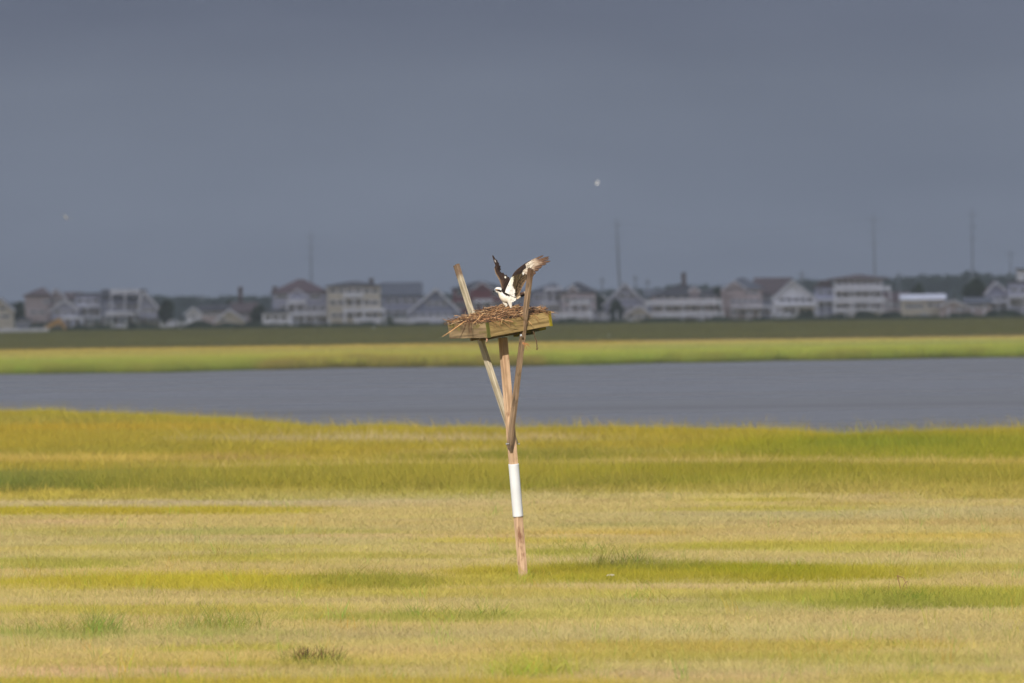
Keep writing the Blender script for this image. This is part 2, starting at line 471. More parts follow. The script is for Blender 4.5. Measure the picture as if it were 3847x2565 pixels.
# vegetation zones read from the photograph: (column, row, half width, half height, colour, extra height, strength)
ZONES = [
 (300, 1640, 1000, 38, GOLD, .04, .9), (1500, 1690, 700, 22, GOLD, .03, .7), (2600, 1640, 1100, 26, GOLD, .03, .7),
 (500, 1580, 600, 14, OLIVE, .02, .7), (1500, 1650, 650, 8, BEIGE, .0, .95), (500, 1690, 420, 16, OLIVE, 0, .6), (300, 1724, 900, 11, (196, 170, 88), .0, 1),
 (420, 1612, 420, 10, (178, 148, 52), 0, .7), (900, 1722, 160, 9, (150, 125, 75), .04, .6),
 (1500, 1752, 800, 8, (196, 172, 104), .0, 1), (2900, 1738, 1200, 9, (196, 172, 104), .0, 1), (2300, 1700, 700, 8, BEIGE, .0, .8),
 (2080, 1712, 240, 18, (130, 130, 50), .04, .8), (2700, 1702, 600, 14, OLIVE, .03, .8), (3500, 1680, 700, 40, (142, 142, 42), .05, .8), (3300, 1665, 260, 22, (122, 130, 44), .04, .6),
 (1800, 1720, 300, 12, (140, 134, 52), .03, .6),
 (250, 1812, 800, 26, GREEN, .07, .95), (60, 1820, 260, 20, (118, 126, 60), .03, .7), (1500, 1800, 900, 30, OLIVE, .06, .9), (2700, 1785, 1300, 32, OLIVE, .06, .9), (2900, 1775, 500, 20, (140, 134, 38), .02, .5),
 (300, 1848, 700, 12, YEL, .0, .9), (1500, 1845, 900, 10, YEL, .0, .8), (3400, 1835, 700, 22, YEL, .0, .9),
 (700, 1888, 1300, 12, BEIGE, -.02, .9), (2500, 1858, 900, 12, (192, 172, 118), -.02, .9),
 (250, 1915, 700, 13, (166, 150, 52), .03, .95), (900, 1908, 320, 7, (166, 152, 60), .02, .8), (300, 1958, 300, 8, PINK, -.02, .8),
 (2850, 1875, 160, 7, (164, 152, 56), .02, .8), (2900, 1910, 330, 8, (172, 158, 66), .01, .8), (3500, 1960, 600, 14, (180, 152, 92), .0, .6), (3250, 1890, 200, 6, (166, 146, 70), .01, .6),
 (2330, 1970, 180, 8, (150, 142, 82), .01, .6), (2300, 2000, 280, 8, (180, 152, 70), .01, .6), (350, 1995, 260, 14, (164, 152, 70), .02, .5), (1000, 1993, 420, 10, (158, 152, 78), .02, .6), (1600, 2010, 700, 8, PINK, -.02, .6),
 (700, 2055, 600, 12, (176, 162, 76), .01, .6), (1150, 2092, 520, 16, (162, 152, 66), .02, .7), (200, 2108, 260, 16, (150, 146, 66), .03, .8), (1900, 2030, 300, 10, (182, 162, 66), .01, .6),
 (2130, 2070, 220, 10, (148, 146, 58), .03, .8), (3050, 2050, 520, 16, (162, 154, 62), .02, .7), (2700, 2056, 200, 8, (154, 144, 64), .01, .6), (3500, 2010, 300, 10, (184, 156, 82), .0, .6),
 (600, 2140, 900, 10, (190, 166, 112), -.02, .8), (2200, 2100, 900, 9, (192, 172, 120), -.02, .8), (3600, 2120, 500, 8, YEL, .01, .6),
 (850, 2178, 800, 24, (166, 152, 56), .05, .95), (1380, 2172, 260, 22, (140, 136, 56), .05, .8), (2000, 2172, 330, 20, (168, 154, 68), .0, .85),
 (2650, 2140, 700, 28, (154, 142, 48), .06, 1), (2400, 2120, 220, 12, (128, 126, 52), .05, .7), (2950, 2135, 260, 20, (134, 132, 34), .02, .6), (3500, 2130, 380, 12, (172, 158, 64), .01, .6),
 (2700, 2192, 560, 12, (192, 170, 120), -.02, .9), (550, 2248, 560, 12, (190, 168, 116), -.02, .9), (2100, 2225, 700, 16, YEL, .02, .7), (1250, 2225, 300, 14, (168, 156, 80), .0, .6),
 (3450, 2232, 620, 30, (164, 152, 58), .06, .95), (3380, 2255, 260, 16, (138, 136, 52), .03, .7), (500, 2285, 620, 14, (170, 158, 68), .02, .7), (2500, 2270, 500, 12, (164, 154, 74), .02, .6),
 (1650, 2310, 480, 14, (150, 148, 72), .03, .8), (2900, 2320, 700, 16, (188, 166, 112), -.02, .6),
 (180, 2376, 300, 12, (150, 148, 76), .02, .8), (760, 2370, 260, 10, (152, 150, 80), .02, .7), (350, 2376, 130, 10, (136, 140, 66), .02, .7),
 (300, 2440, 700, 20, (188, 164, 110), -.02, .8), (850, 2425, 260, 12, (160, 150, 66), .02, .7), (2250, 2300, 500, 14, (176, 164, 92), 0, .6),
 (1000, 2490, 520, 14, (160, 148, 72), .02, .7), (350, 2512, 480, 18, PINK, -.02, .95), (2750, 2420, 700, 20, (172, 152, 72), .02, .7), (3300, 2470, 400, 18, (164, 152, 72), .02, .6), (2500, 2460, 500, 14, (160, 150, 64), .03, .6),
 (2450, 2530, 600, 16, (194, 166, 116), -.02, .7), (1980, 2500, 120, 30, (158, 152, 50), .03, .7), (3560, 2540, 300, 16, (168, 156, 70), .02, .6),
 (700, 2562, 1400, 22, (172, 152, 62), .04, .95), (3300, 2400, 300, 10, (186, 160, 108), -.01, .6)]
def veg(px, py, x, y):
    """colour (sRGB floats) and height of the vegetation at a ground point"""
    q = Vector((x, y, 0))
    n1 = noise.noise(q * .30) ; n2 = noise.noise(q * .11 + Vector((7, 3, 1))); n3 = noise.noise(q * 1.1 + Vector((1, 9, 2)))
    n4 = noise.noise(q * .45 + Vector((17, 31, 2)))
    if py < 1860:
        f = max(0, min(1, (1880 - py) / 60))
    else: f = 0
    base = [a + (b - a) * f for a, b in zip((184, 164, 108), (170, 152, 60))]
    h = .098 + .17 * f
    if py < 1720: h += .08 * min(1, (1720 - py) / 80)
    for (cx, cy, rx, ry, col, dh, st) in ZONES:
        dx = (px - cx) / rx; dy = (py + 7 * n1 + 3 * n4 - cy) / ry
        e = dx * dx * .8 + dy * dy
        if e < 2.2:
            w = st * max(0, min(1, (1.55 - e + .7 * n3) / .8))
            base = [a + (b - a) * w for a, b in zip(base, col)]
            h += dh * w
    k = n1 * 7 + n3 * 5
    base[0] += k + n2 * 8 + n4 * 6; base[1] += k * .95 + n2 * 2 + n4 * 9; base[2] += k * .6 - n2 * 10 - n4 * 4
    h *= 1 + .10 * n3 + .10 * n1
    if py > 1860 and h > .11: h = .11 + (h - .11) * .7
    return base, max(.06, h)
KG = 1.20
def tint_of(col, k=KG):
    r, g_, b_, _ = lin(*[max(8, min(250, c)) for c in col], k)
    return (r, g_, b_)

def near_grass():
    rnd = random.Random(11)
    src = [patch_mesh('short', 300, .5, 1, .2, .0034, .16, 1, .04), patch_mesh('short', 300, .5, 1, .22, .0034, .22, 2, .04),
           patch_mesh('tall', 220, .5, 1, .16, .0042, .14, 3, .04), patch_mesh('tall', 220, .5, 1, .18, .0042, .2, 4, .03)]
    pts = []
    d = 118.0
    while d < 520:
        s = .42 * max(1, d / 190) ** 1.1
        xl, xr = gx(-520, d) , gx(4370, d)
        x = xl
        while x < xr:
            xx, yy = x + rnd.uniform(-.5, .5) * s, d + rnd.uniform(-.5, .5) * s
            px, py = to_px(Vector((xx, yy, .16)))
            if yy < lookup(near_d, px) - .3:
                col, h = veg(px, py, xx, yy)
                for _ in range(2):      # judge the zone by where the tips stand, not the soil
                    px, py = to_px(Vector((xx, yy, h * .92)))
                    col, h = veg(px, py, xx, yy)
                v = (2 if h > .15 else 0) + rnd.randint(0, 1)
                kk = KG * (1 - .22 * max(0, min(1, (h - .14) / .12)))
                sx = s / .42
                pts.append((xx, yy, -.01, sx, h * rnd.uniform(.93, 1.07), rnd.uniform(0, 6.28), v, tint_of(col, kk)))
            x += s
        d += s
    # fringe along the bank
    for i in range(2600):
        px = -500 + 4870 * rnd.random()
        dd = lookup(near_d, px) - rnd.uniform(-.25, 1.2)
        xx = gx(px, dd)
        col = (163 + rnd.gauss(0, 5), 149 + rnd.gauss(0, 4), 52)
        n = noise.noise((xx * .8, 0, 5))
        pts.append((xx, dd, -.08, 1.5, .42 + .05 * n + rnd.uniform(-.04, .05), rnd.uniform(0, 6.28), 2 + rnd.randint(0, 1), tint_of(col, KG * .8)))
    print('near grass patches', len(pts))
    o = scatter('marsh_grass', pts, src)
    tag(o, 'yellow green and straw coloured salt marsh grass in the foreground', 'grass', kind='stuff')
near_grass()

def tufts():
    """taller green tufts standing out of the short grass"""
    rnd = random.Random(21)
    src = [patch_mesh('tuft', 16, .24, 1, .36, .0038, .13, 7), patch_mesh('tuft', 11, .3, 1, .4, .0038, .2, 8)]
    pts = []
    for (x0, x1, row, n, h, col) in [(0, 420, 2392, 50, .22, (140, 138, 68)), (320, 410, 2392, 16, .32, (126, 130, 58)), (600, 960, 2380, 38, .20, (140, 138, 68)), (720, 760, 2376, 8, .30, (126, 128, 58)), (810, 930, 2378, 16, .26, (128, 132, 58)), (1900, 2040, 2190, 26, .12, (160, 148, 66)), (1935, 2010, 2186, 16, .15, (150, 142, 60)),
                                     (1500, 1900, 2332, 46, .16, (124, 130, 56)), (2230, 2420, 2135, 30, .22, (112, 114, 46)), (3150, 3800, 2275, 70, .20, (124, 126, 50)), (3340, 3460, 2275, 30, .20, (108, 114, 46)),
                                     (1250, 1560, 2198, 40, .17, (112, 120, 46)), (2500, 3100, 2168, 60, .15, (124, 128, 40)), (2080, 2300, 2078, 20, .14, (122, 128, 46)), (2300, 2480, 2272, 10, .16, (130, 138, 50)),
                                     (2500, 2700, 2395, 12, .15, (126, 128, 50)), (0, 300, 1836, 30, .30, (90, 112, 48)), (700, 1000, 2000, 14, .12, (130, 134, 60)), (1000, 1250, 2508, 26, .15, (112, 116, 44)),
                                     (3000, 3500, 2440, 30, .12, (140, 138, 56)), (1900, 2080, 2555, 26, .2, (156, 150, 60))]:
        for _ in range(n):
            px = rnd.uniform(x0, x1); r_ = row + rnd.uniform(-14, 4)
            d = (CAM_H - .05) * FPX / (r_ + ROLL * (px - 1923.5) - 1167)
            col2 = [c + rnd.gauss(0, 8) for c in col]
            pts.append((gx(px, d), d, 0, rnd.uniform(.7, 1.3), h * rnd.uniform(.45, .9) + .03, rnd.uniform(0, 6.28), rnd.randint(0, 1), tint_of(col2)))
    for _ in range(500):
        px = rnd.uniform(-400, 4200); r_ = rnd.uniform(1880, 2700)
        d = (CAM_H - .05) * FPX / (r_ + ROLL * (px - 1923.5) - 1167)
        pts.append((gx(px, d), d, 0, rnd.uniform(.4, .9), rnd.uniform(.16, .24), rnd.uniform(0, 6.28), rnd.randint(0, 1), tint_of((150 + rnd.gauss(0, 18), 146 + rnd.gauss(0, 10), 60))))
    tag(scatter('grass_tufts', pts, src), 'scattered taller green tufts in the straw coloured marsh', 'grass tufts', kind='stuff')
tufts()

def far_grass():
    rnd = random.Random(31)
    src = [patch_mesh('far', 260, 3.2, 1, .18, .03, .3, 5), patch_mesh('far', 260, 3.2, 1, .2, .03, .4, 6)]
    pts = []
    d = 1040.0
    while d < 3480:
        s = 2.0 * (d / 1050) ** 1.25
        x = gx(-420, d); xr = gx(4270, d)
        while x < xr:
            xx, yy = x + rnd.uniform(-.5, .5) * s, d + rnd.uniform(-.5, .5) * s
            px, py = to_px(Vector((xx, yy, .4)))
            fd = lookup(far_d, px)
            if yy > fd + .2:
                q = Vector((xx, yy, 0))
                n1 = noise.noise(q * .02); n2 = noise.noise(q * .05 + Vector((3, 1, 1))); n3 = noise.noise(q * .2)
                t = (yy - fd) / 350.0
                col = [152, 143, 70]
                if t < .35:
                    col = [a + (b - a) * (1 - t / .35) for a, b in zip(col, (142, 150, 60))]
                g2 = max(0, min(1, (.5 + n2 * 1.2 - abs(t - .32) * 2.2)))
                if px > 2300: col = [a + (b - a) * g2 * .8 for a, b in zip(col, (118, 132, 72))]
                if t > .62:
                    k = min(1, (t - .62) / .3); tc_ = (172, 146, 92) if px > 2400 else (166, 142, 66)
                    col = [a + (b - a) * k * .8 for a, b in zip(col, tc_)]
                if 1000 < px < 1850 and t < .12: col = [a + (b - a) * .5 for a, b in zip(col, (150, 130, 60))]
                if yy > 1440: col = [132, 127, 64]  # darker tint past the cloud's shadow edge: shade put into the grass colour
                k = n1 * 12 + n3 * 8
                col = [col[0] + k + n2 * 10, col[1] + k, col[2] + k * .5]
                sx = s / 2.0 * .9
                h = (.42 + .08 * n3 + .08 * n2) * (1 if yy < 2400 else .8)
                pts.append((xx, yy, 0, sx, max(.2, h), rnd.uniform(0, 6.28), rnd.randint(0, 1), tint_of(col, 1.1)))
            x += s
        d += s * 1.3
    for i in range(1500):
        px = -400 + 4660 * rnd.random()
        dd = lookup(far_d, px) + rnd.uniform(-.4, 3)
        n = noise.noise((px * .01, 0, 5))
        pts.append((gx(px, dd), dd, -.25, .35, .55 + .18 * n + rnd.uniform(-.08, .08), rnd.uniform(0, 6.28), rnd.randint(0, 1), tint_of((146, 148 + rnd.gauss(0, 5), 64) if not 1000 < px < 2000 else (142, 128, 64), .92)))
    print('far grass patches', len(pts))
    tag(scatter('far_marsh_grass', pts, src), 'bright green marsh grass beyond the grey water', 'grass', kind='stuff')
far_grass()

# ------------------------------------------------------------------ nesting platform
ux, uy = .513, -.858           # plan direction of the near-left boards
U2, V2 = Vector((.513, -.858, 0)), Vector((.858, .513, 0))
TA, TB = .118 + ROLL, .07      # tilt of the whole structure
nrm = Vector((-TA, -TB, 1)).normalized()
Up = (U2 - nrm * U2.dot(nrm)).normalized()
Vp = nrm.cross(Up).normalized()
if Vp.dot(V2) < 0: Vp = -Vp
DP = D - .19
MPP = DP / FPX
post_foot = P(1968, 2200, D)
post_foot.z = -.35
PLAT = empty('nesting_platform', P(1968, 2165, D))
PLAT.location.z = 0
tag(PLAT, 'leaning timber nesting platform with crossed braces and white sleeve on its post', 'nest platform')

def timber(name, a, b, w, t_, udir, mat, parent=PLAT, wob=.002, segs=14, seed=1, label=None, cham=.004, taper_end=None, bow=None):
    """board from a to b; w along udir, t_ across; local X along the length"""
    a, b = Vector(a), Vector(b)
    X = (b - a); ln = X.length; X.normalize()
    Y = (udir - X * udir.dot(X)).normalized(); Z = X.cross(Y)
    M = Matrix(((X.x, Y.x, Z.x, a.x), (X.y, Y.y, Z.y, a.y), (X.z, Y.z, Z.z, a.z), (0, 0, 0, 1)))
    rnd = random.Random(seed)
    prof = []
    hw, ht = w / 2, t_ / 2
    for sx, sy in ((-1, -1), (1, -1), (1, 1), (-1, 1)):
        for k in ((0, 1), (1, 0)) if (sx * sy > 0) else ((1, 0), (0, 1)):
            prof.append((sx * (hw - cham * k[0]), sy * (ht - cham * k[1])))
    mb = MB(); vs, fs = [], []
    n = len(prof)
    for i in range(segs + 1):
        f = i / segs
        ox = noise.noise((f * 3, seed, 0)) * wob * 2; oy = noise.noise((f * 3, seed, 9)) * wob * 2
        if bow: ox += bow[0] * 4 * f * (1 - f); oy += bow[1] * 4 * f * (1 - f)
        sc = 1 + noise.noise((f * 6, seed, 20)) * wob * 6
        for (y, z) in prof:
            e = 0
            if taper_end and i == 0: e = taper_end * (y / hw)
            if taper_end and i == segs: e = 0
            vs.append((f * ln + e, y * sc + ox, z * sc + oy))
    for i in range(segs):
        for k in range(n):
            k2 = (k + 1) % n
            fs.append((i * n + k, i * n + k2, (i + 1) * n + k2, (i + 1) * n + k))
    fs.append(tuple(range(n))[::-1]); fs.append(tuple(range(segs * n, segs * n + n)))
    mb.add(vs, fs)
    ob = mb.build(name, mat, parent, matrix=M)
    if label: ob['label'] = label
    return ob

W_POST = m_wood('post_timber', lin(172, 136, 104, .9), lin(210, 178, 146, .95), patch=lin(150, 108, 78, .75), patch_amt=.12, seed=1.3)
W_PALE = m_wood('weathered_pale_timber', lin(150, 136, 112, .8), lin(208, 196, 172, .9), patch=lin(120, 102, 82, .7), patch_amt=.0, end=(2.02, .07, (.40, .31, .27, 1)), seed=4.1)
W_BRN = m_wood('weathered_brown_timber', lin(106, 86, 66, .8), lin(160, 134, 106, .85), patch=lin(86, 70, 54, .7), patch_amt=.15, end=(1.98, .12, (.55, .46, .40, 1)), seed=7.7)
W_BRD = m_wood('mossy_board_timber', lin(118, 98, 58, .8), lin(174, 148, 98, .85), patch=lin(124, 118, 52, .7), patch_amt=.14, seed=2.2, grain=.8)
W_GRY = m_wood('weathered_grey_timber', lin(104, 86, 66, .8), lin(172, 148, 112, .85), patch=lin(136, 122, 72, .75), patch_amt=.28, seed=9.4, grain=.6)
W_END = m_wood('lichen_timber', lin(112, 98, 20, .75), lin(168, 156, 32, .85), patch=lin(92, 84, 40, .6), patch_amt=.2, seed=5.9)
W_MOSS = m_wood('algae_timber', lin(60, 62, 22, .6), lin(104, 104, 42, .8), patch=lin(140, 140, 40, .7), patch_amt=.1, seed=3.9)
M_SLEEVE = m_plain('white_pipe', (.54, .54, .54, 1), (.62, .62, .61, 1), scale=5, rough=.45, spec=.4, detail=8)
M_STEEL = m_plain('galvanised_steel', (.22, .23, .25, 1), (.36, .38, .40, 1), scale=80, rough=.35, spec=.6)

post_top = P(1889, 1268, DP)
post_bot = P(1971, 2230, D)
post = timber('post', post_bot, post_top, .080, .080, Up, W_POST, seed=3, wob=.001)
# white sleeve
s0, s1 = post_bot.lerp(post_top, 290 / 962), post_bot.lerp(post_top, 488 / 962)
ax = (s1 - s0)
mb = MB(); n = 40
pts, rs = [], []
for f, r in ((0, .0575), (0.001, .060), (.02, .0605), (.25, .0595), (.5, .0600), (.75, .0595), (.98, .0605), (.999, .060), (1, .0575)):
    pts.append(s0 + ax * f); rs.append(r * .99)
mb.tube(pts, rs, n=n, U=(0, 1, 0))
sl = mb.build('sleeve', M_SLEEVE, PLAT, origin=s0, smooth=True)

# braces
rb0, rb1 = P(1913.5, 1686, D - .08 - .09), P(1994, 1009, DP - .47)
timber('brace', rb0, rb1, .080, .036, Up, W_BRN, seed=8, wob=.003, taper_end=-.02, label='brown weathered near brace crossing in front of the post')
lb0, lb1 = P(1935, 1668, D - .06 + .06), P(1714, 994, DP + .50)
timber('brace', lb0, lb1, .086, .042, Up, W_PALE, seed=12, wob=.003, bow=(-.012, 0), label='pale far brace with rusty brown top end')

# box frame of boards, all in the tilted plane
mid = P(1879, 1220, DP)        # centre of the frame at mid board height
SB, HB = .857, .165            # side length and board height
def fr(u, v, w):               # frame coordinates -> world
    return mid + Up * u + Vp * v + nrm * w
hs_ = SB / 2
timber('side_board', fr(-hs_, -hs_ + .0175, 0), fr(hs_, -hs_ + .0175, 0), .172, .035, nrm, W_GRY, seed=21, wob=.0025, label='grey end board with wavy grain and moss at its corner')
timber('side_board', fr(hs_ - .0195, -hs_ + .037, 0), fr(hs_ - .0195, hs_ - .037, 0), .165, .035, nrm, W_BRD, seed=22, wob=.002, label='long yellowish front board streaked with moss')
timber('side_board', fr(hs_, hs_ - .0175, 0), fr(-hs_, hs_ - .0175, 0), .172, .035, nrm, W_BRD, seed=23)
timber('side_board', fr(-hs_ + .0195, hs_ - .037, 0), fr(-hs_ + .0195, -hs_ + .037, 0), .165, .035, nrm, W_BRD, seed=24)
timber('corner_end', fr(hs_ - .01, -hs_ + .0175, -.0865), fr(hs_ - .01, -hs_ + .0175, .0875), .026, .0365, Up, W_MOSS, seed=31, wob=.001, segs=6, label='dark algae covered board end at the near corner')
timber('corner_end', fr(hs_ - .01, hs_ - .0175, -.0865), fr(hs_ - .01, hs_ - .0175, .0875), .026, .0365, Up, W_END, seed=32, wob=.001, segs=6, label='board end crusted with yellow lichen')
for k in range(5):
    v = -hs_ + .1 + k * (SB - .2) / 4
    timber('floor_board', fr(-hs_ + .04, v, -.062), fr(hs_ - .04, v, -.062), .14, .02, Vp, W_BRD, seed=40 + k)
# bearers under the floor
timber('bearer', fr(.115, -.36, -.103), fr(.115, .30, -.103), .036, .05, Up, W_BRD, seed=51)
timber('bearer', fr(-.115, -.34, -.103), fr(-.115, .40, -.103), .036, .05, Up, W_BRD, seed=52)
timber('bearer', fr(.06, .12, -.112), fr(.22, .30, -.112), .09, .038, nrm, W_END, seed=53)
timber('bearer', fr(.30, .05, -.108), fr(.30, .40, -.100), .036, .045, Up, W_END, seed=54)
for (p0, ax_, r) in ((P(1957.5, 1259, DP - .41), Vector((-.2, -1, 0)), .011), (P(1903, 1667, D - .21), Vector((-1, -.25, 0)), .010), (P(1950, 1667, D - .02), Vector((1, -.3, .1)), .009)):
    mb = MB(); a_ = ax_.normalized()
    mb.tube([p0 + a_ * -.035, p0 + a_ * -.001, p0, p0 + a_ * .006, p0 + a_ * .0065], [r * .5, r * .5, r * 1.2, r * 1.2, r * .5], n=6, U=(0, 0, 1))
    mb.build('bolt', M_STEEL, PLAT, origin=p0)

# ------------------------------------------------------------------ nest
def m_vcol(name, rough=.8, spec=.25, noise_amt=.0, trans=False):
    m, t, b = mat_base(name, rough, spec)
    a = N(t, 'ShaderNodeAttribute', attribute_name='Col')
    n = N(t, 'ShaderNodeTexNoise'); n.inputs['Scale'].default_value = 90; n.inputs['Detail'].default_value = 3
    tc = N(t, 'ShaderNodeTexCoord'); t.links.new(tc.outputs['Object'], n.inputs[0])
    r = ramp(t, [(.3, (1 - noise_amt,) * 3), (.7, (1 + noise_amt * .6,) * 3)], n.outputs[0])
    mu = N(t, 'ShaderNodeMix', data_type='RGBA', blend_type='MULTIPLY'); mu.inputs[0].default_value = 1
    t.links.new(a.outputs['Color'], mu.inputs[6]); t.links.new(r.outputs[0], mu.inputs[7])
    t.links.new(mu.outputs[2], b.inputs['Base Color'])
    return m
M_STICK = m_vcol('nest_sticks', .75, .2, .25)
def build_nest():
    rnd = random.Random(77)
    mb = MB()
    NEST_TOP = [(1690, 1206), (1710, 1194), (1745, 1184), (1790, 1177), (1850, 1164), (1900, 1158), (1960, 1157), (2000, 1155), (2035, 1160), (2060, 1169), (2072, 1176)]
    def top_h(u, v):
        e = max(abs(u), abs(v)) / hs_
        base = .085 + .055 * math.sqrt(max(0, 1 - min(1, e) ** 2.2))
        return base + .012 * noise.noise((u * 9, v * 9, 1)) + .05 * max(0, 1 - ((u + .05) ** 2 + (v + .0) ** 2) / .12)
    # packed inner mass
    n = 26; vs, cc, fs = [], [], []
    for j in range(n + 1):
        for i in range(n + 1):
            u = (-.5 + i / n) * (SB - .085); v = (-.5 + j / n) * (SB - .085)
            w = top_h(u, v) - .022
            vs.append(fr(u, v, w)); k = rnd.uniform(.5, 1.2); cc.append((.06 * k, .034 * k, .018 * k, 1))
    for j in range(n):
        for i in range(n):
            a = j * (n + 1) + i; fs.append((a, a + 1, a + n + 2, a + n + 1))
    b0 = len(vs)
    ring = [i for i in range(n + 1)] + [(j + 1) * (n + 1) - 1 for j in range(1, n + 1)] + [n * (n + 1) + i for i in range(n - 1, -1, -1)] + [j * (n + 1) for j in range(n - 1, 0, -1)]
    for idx in ring:
        i, j = idx % (n + 1), idx // (n + 1)
        vs.append(fr((-.5 + i / n) * (SB - .085), (-.5 + j / n) * (SB - .085), -.05)); cc.append((.04, .024, .014, 1))
    for k in range(len(ring)):
        k2 = (k + 1) % len(ring); fs.append((ring[k], b0 + k, b0 + k2, ring[k2]))
    mb.add(vs, fs, 0, cc)
    tones = [lin(156, 116, 80), lin(132, 96, 64), lin(184, 150, 110), lin(104, 74, 50), lin(78, 58, 42), lin(168, 130, 90), lin(58, 44, 34), lin(196, 166, 126)]
    wts = [22, 20, 12, 18, 10, 12, 7, 4]
    def stick(u, v, ang, ln, r, w0, tip_dw=0, col=None, bend=.12):
        c = col or rnd.choices(tones, wts)[0]
        k = rnd.uniform(.75, 1.15); c = (c[0] * k, c[1] * k, c[2] * k, 1)
        pts = []; rs = []; m_ = 5
        bx, bw = rnd.gauss(0, bend), rnd.gauss(0, bend * .5)
        for q in range(m_):
            f = q / (m_ - 1) - .5
            du = math.cos(ang) * f * ln - math.sin(ang) * (f * f) * bx * ln * 2
            dv = math.sin(ang) * f * ln + math.cos(ang) * (f * f) * bx * ln * 2
            pts.append(fr(u + du, v + dv, w0 + tip_dw * f + bw * ln * f * f)); rs.append(r * (1.15 - .7 * abs(f) - .2 * f))
        mb.tube(pts, rs, n=5, cols=[c] * m_)
    for _ in range(1500):
        u = rnd.uniform(-1, 1) * (hs_ - .02); v = rnd.uniform(-1, 1) * (hs_ - .02)
        ln = rnd.uniform(.06, .30)
        ang = rnd.uniform(0, math.pi) if rnd.random() < .45 else rnd.gauss(math.pi / 2, .45)
        f = 1 - .25 * ln / .3
        w = top_h(u, v) + rnd.uniform(-.03, .012)
        stick(u * f, v * f, ang, ln, rnd.uniform(.0016, .0052), w, rnd.gauss(0, .04))
    # clumps spilling over the near edges
    for _ in range(150):
        if rnd.random() < .5: u, v = hs_ + rnd.uniform(-.05, .02), rnd.uniform(-.4, .4)
        else: u, v = rnd.uniform(-.42, .42), -hs_ + rnd.uniform(-.02, .05)
        stick(u, v, rnd.uniform(0, math.pi), rnd.uniform(.05, .22), rnd.uniform(.0015, .004), .095 + rnd.uniform(-.01, .035), rnd.gauss(0, .07))
    # ends poking up along the rim
    for (px, py, px2, py2, dy, r, c) in [(1883, 1172, 1896, 1147, -.02, .009, lin(70, 56, 48)), (1985, 1158, 2032, 1152, -.1, .005, lin(214, 172, 130)), (2002, 1153, 2016, 1166, -.1, .004, lin(196, 150, 104)),
                                         (2030, 1172, 2080, 1173, -.05, .005, lin(206, 168, 122)), (1846, 1155, 1862, 1160, .1, .004, lin(200, 160, 120)), (1706, 1184, 1730, 1188, -.1, .003, lin(196, 152, 108)),
                                         (1745, 1207, 1662, 1264, -.30, .0042, lin(206, 158, 106)), (1752, 1205, 1671, 1262, -.28, .0042, lin(214, 168, 118)), (1740, 1212, 1690, 1248, -.3, .003, lin(190, 146, 98)),
                                         (1798, 1208, 1802, 1180, -.45, .003, lin(206, 160, 110)), (1778, 1214, 1822, 1172, -.42, .0035, lin(214, 168, 116)), (1800, 1208, 1850, 1192, -.5, .004, lin(196, 142, 100)),
                                         (1850, 1192, 1928, 1208, -.52, .004, lin(204, 150, 110)), (1888, 1196, 1882, 1216, -.55, .004, lin(196, 162, 110)), (1843, 1200, 1900, 1240, -.62, .0022, lin(150, 112, 70)), (1855, 1196, 1852, 1238, -.6, .002, lin(120, 92, 60)),  # the slanting thin brown stem stands in for a stick's shadow on the board
                                         (1985, 1205, 2000, 1222, -.4, .004, lin(196, 152, 104)), (2050, 1176, 2078, 1174, -.1, .003, lin(204, 164, 122))]:
        a_, b_ = P(px, py, DP + dy), P(px2, py2, DP + dy)
        m_ = (a_ + b_) / 2 + Vector((0, 0, rnd.uniform(-.004, .006)))
        mb.tube([a_, m_, b_], [r, r * .9, r * .5], n=5, cols=[c] * 3)
    # thin stems hanging over the front boards (they throw the thin slanting shadows)
    for _ in range(26):
        v = rnd.uniform(-.40, .42); o_ = rnd.uniform(.03, .10)
        a_ = fr(hs_ - .01, v, .09); b_ = fr(hs_ + o_, v + rnd.uniform(-.06, .10), rnd.uniform(-.02, .08))
        mb.tube([a_, (a_ + b_) / 2 + nrm * .01, b_], [.0022, .002, .0012], n=4, cols=[lin(150, 112, 72)] * 3)
    nest = mb.build('nest', M_STICK, origin=fr(0, 0, 0), color=True)
    tag(nest, 'large osprey nest of brown sticks heaped on the timber platform', 'nest')
    # roots and stems hanging from it
    def hanging(path, r, col, label):
        h = MB()
        for (pl, rr) in path:
            pts = [P(x, y, DP + dy) for x, y, dy in pl]
            h.tube(pts, [rr * (1 - .5 * i / len(pts)) for i in range(len(pts))], n=5, cols=[col] * len(pts))
        o = h.build('hanging_root', M_STICK, nest, origin=P(path[0][0][0][0], path[0][0][0][1], DP), color=True)
        o['label'] = label
    dk = lin(66, 52, 38)
    hanging([([(2003, 1243, -.25), (2007, 1254, -.25), (2009, 1266, -.25), (2014, 1278, -.25), (2016, 1290, -.25), (2017, 1302, -.25), (2021, 1310, -.25), (2023, 1306, -.25)], .0055),
             ([(2016, 1288, -.25), (2018, 1300, -.24), (2015, 1314, -.25)], .006), ([(2016, 1300, -.25), (2020, 1309, -.26), (2018, 1315, -.25)], .005), ([(2014, 1276, -.25), (2017, 1284, -.26), (2015, 1292, -.25)], .005)],
            .006, lin(96, 74, 52), 'dark root dangling below the lichen covered board')
    r2 = random.Random(4)
    paths = []
    for _ in range(20):
        x = r2.gauss(1762, 13); ln = r2.uniform(14, 50)
        x2 = x + r2.gauss(-3, 5)
        paths.append(([(x, 1196, -.36), (x + r2.gauss(0, 2), 1206, -.40), ((x + x2) / 2, 1206 + ln * .5, -.42), (x2, 1206 + ln, -.42)], r2.uniform(.0012, .0032)))
    hanging(paths, .003, lin(92, 64, 44), 'dark roots hanging over the grey end board')
    paths = []
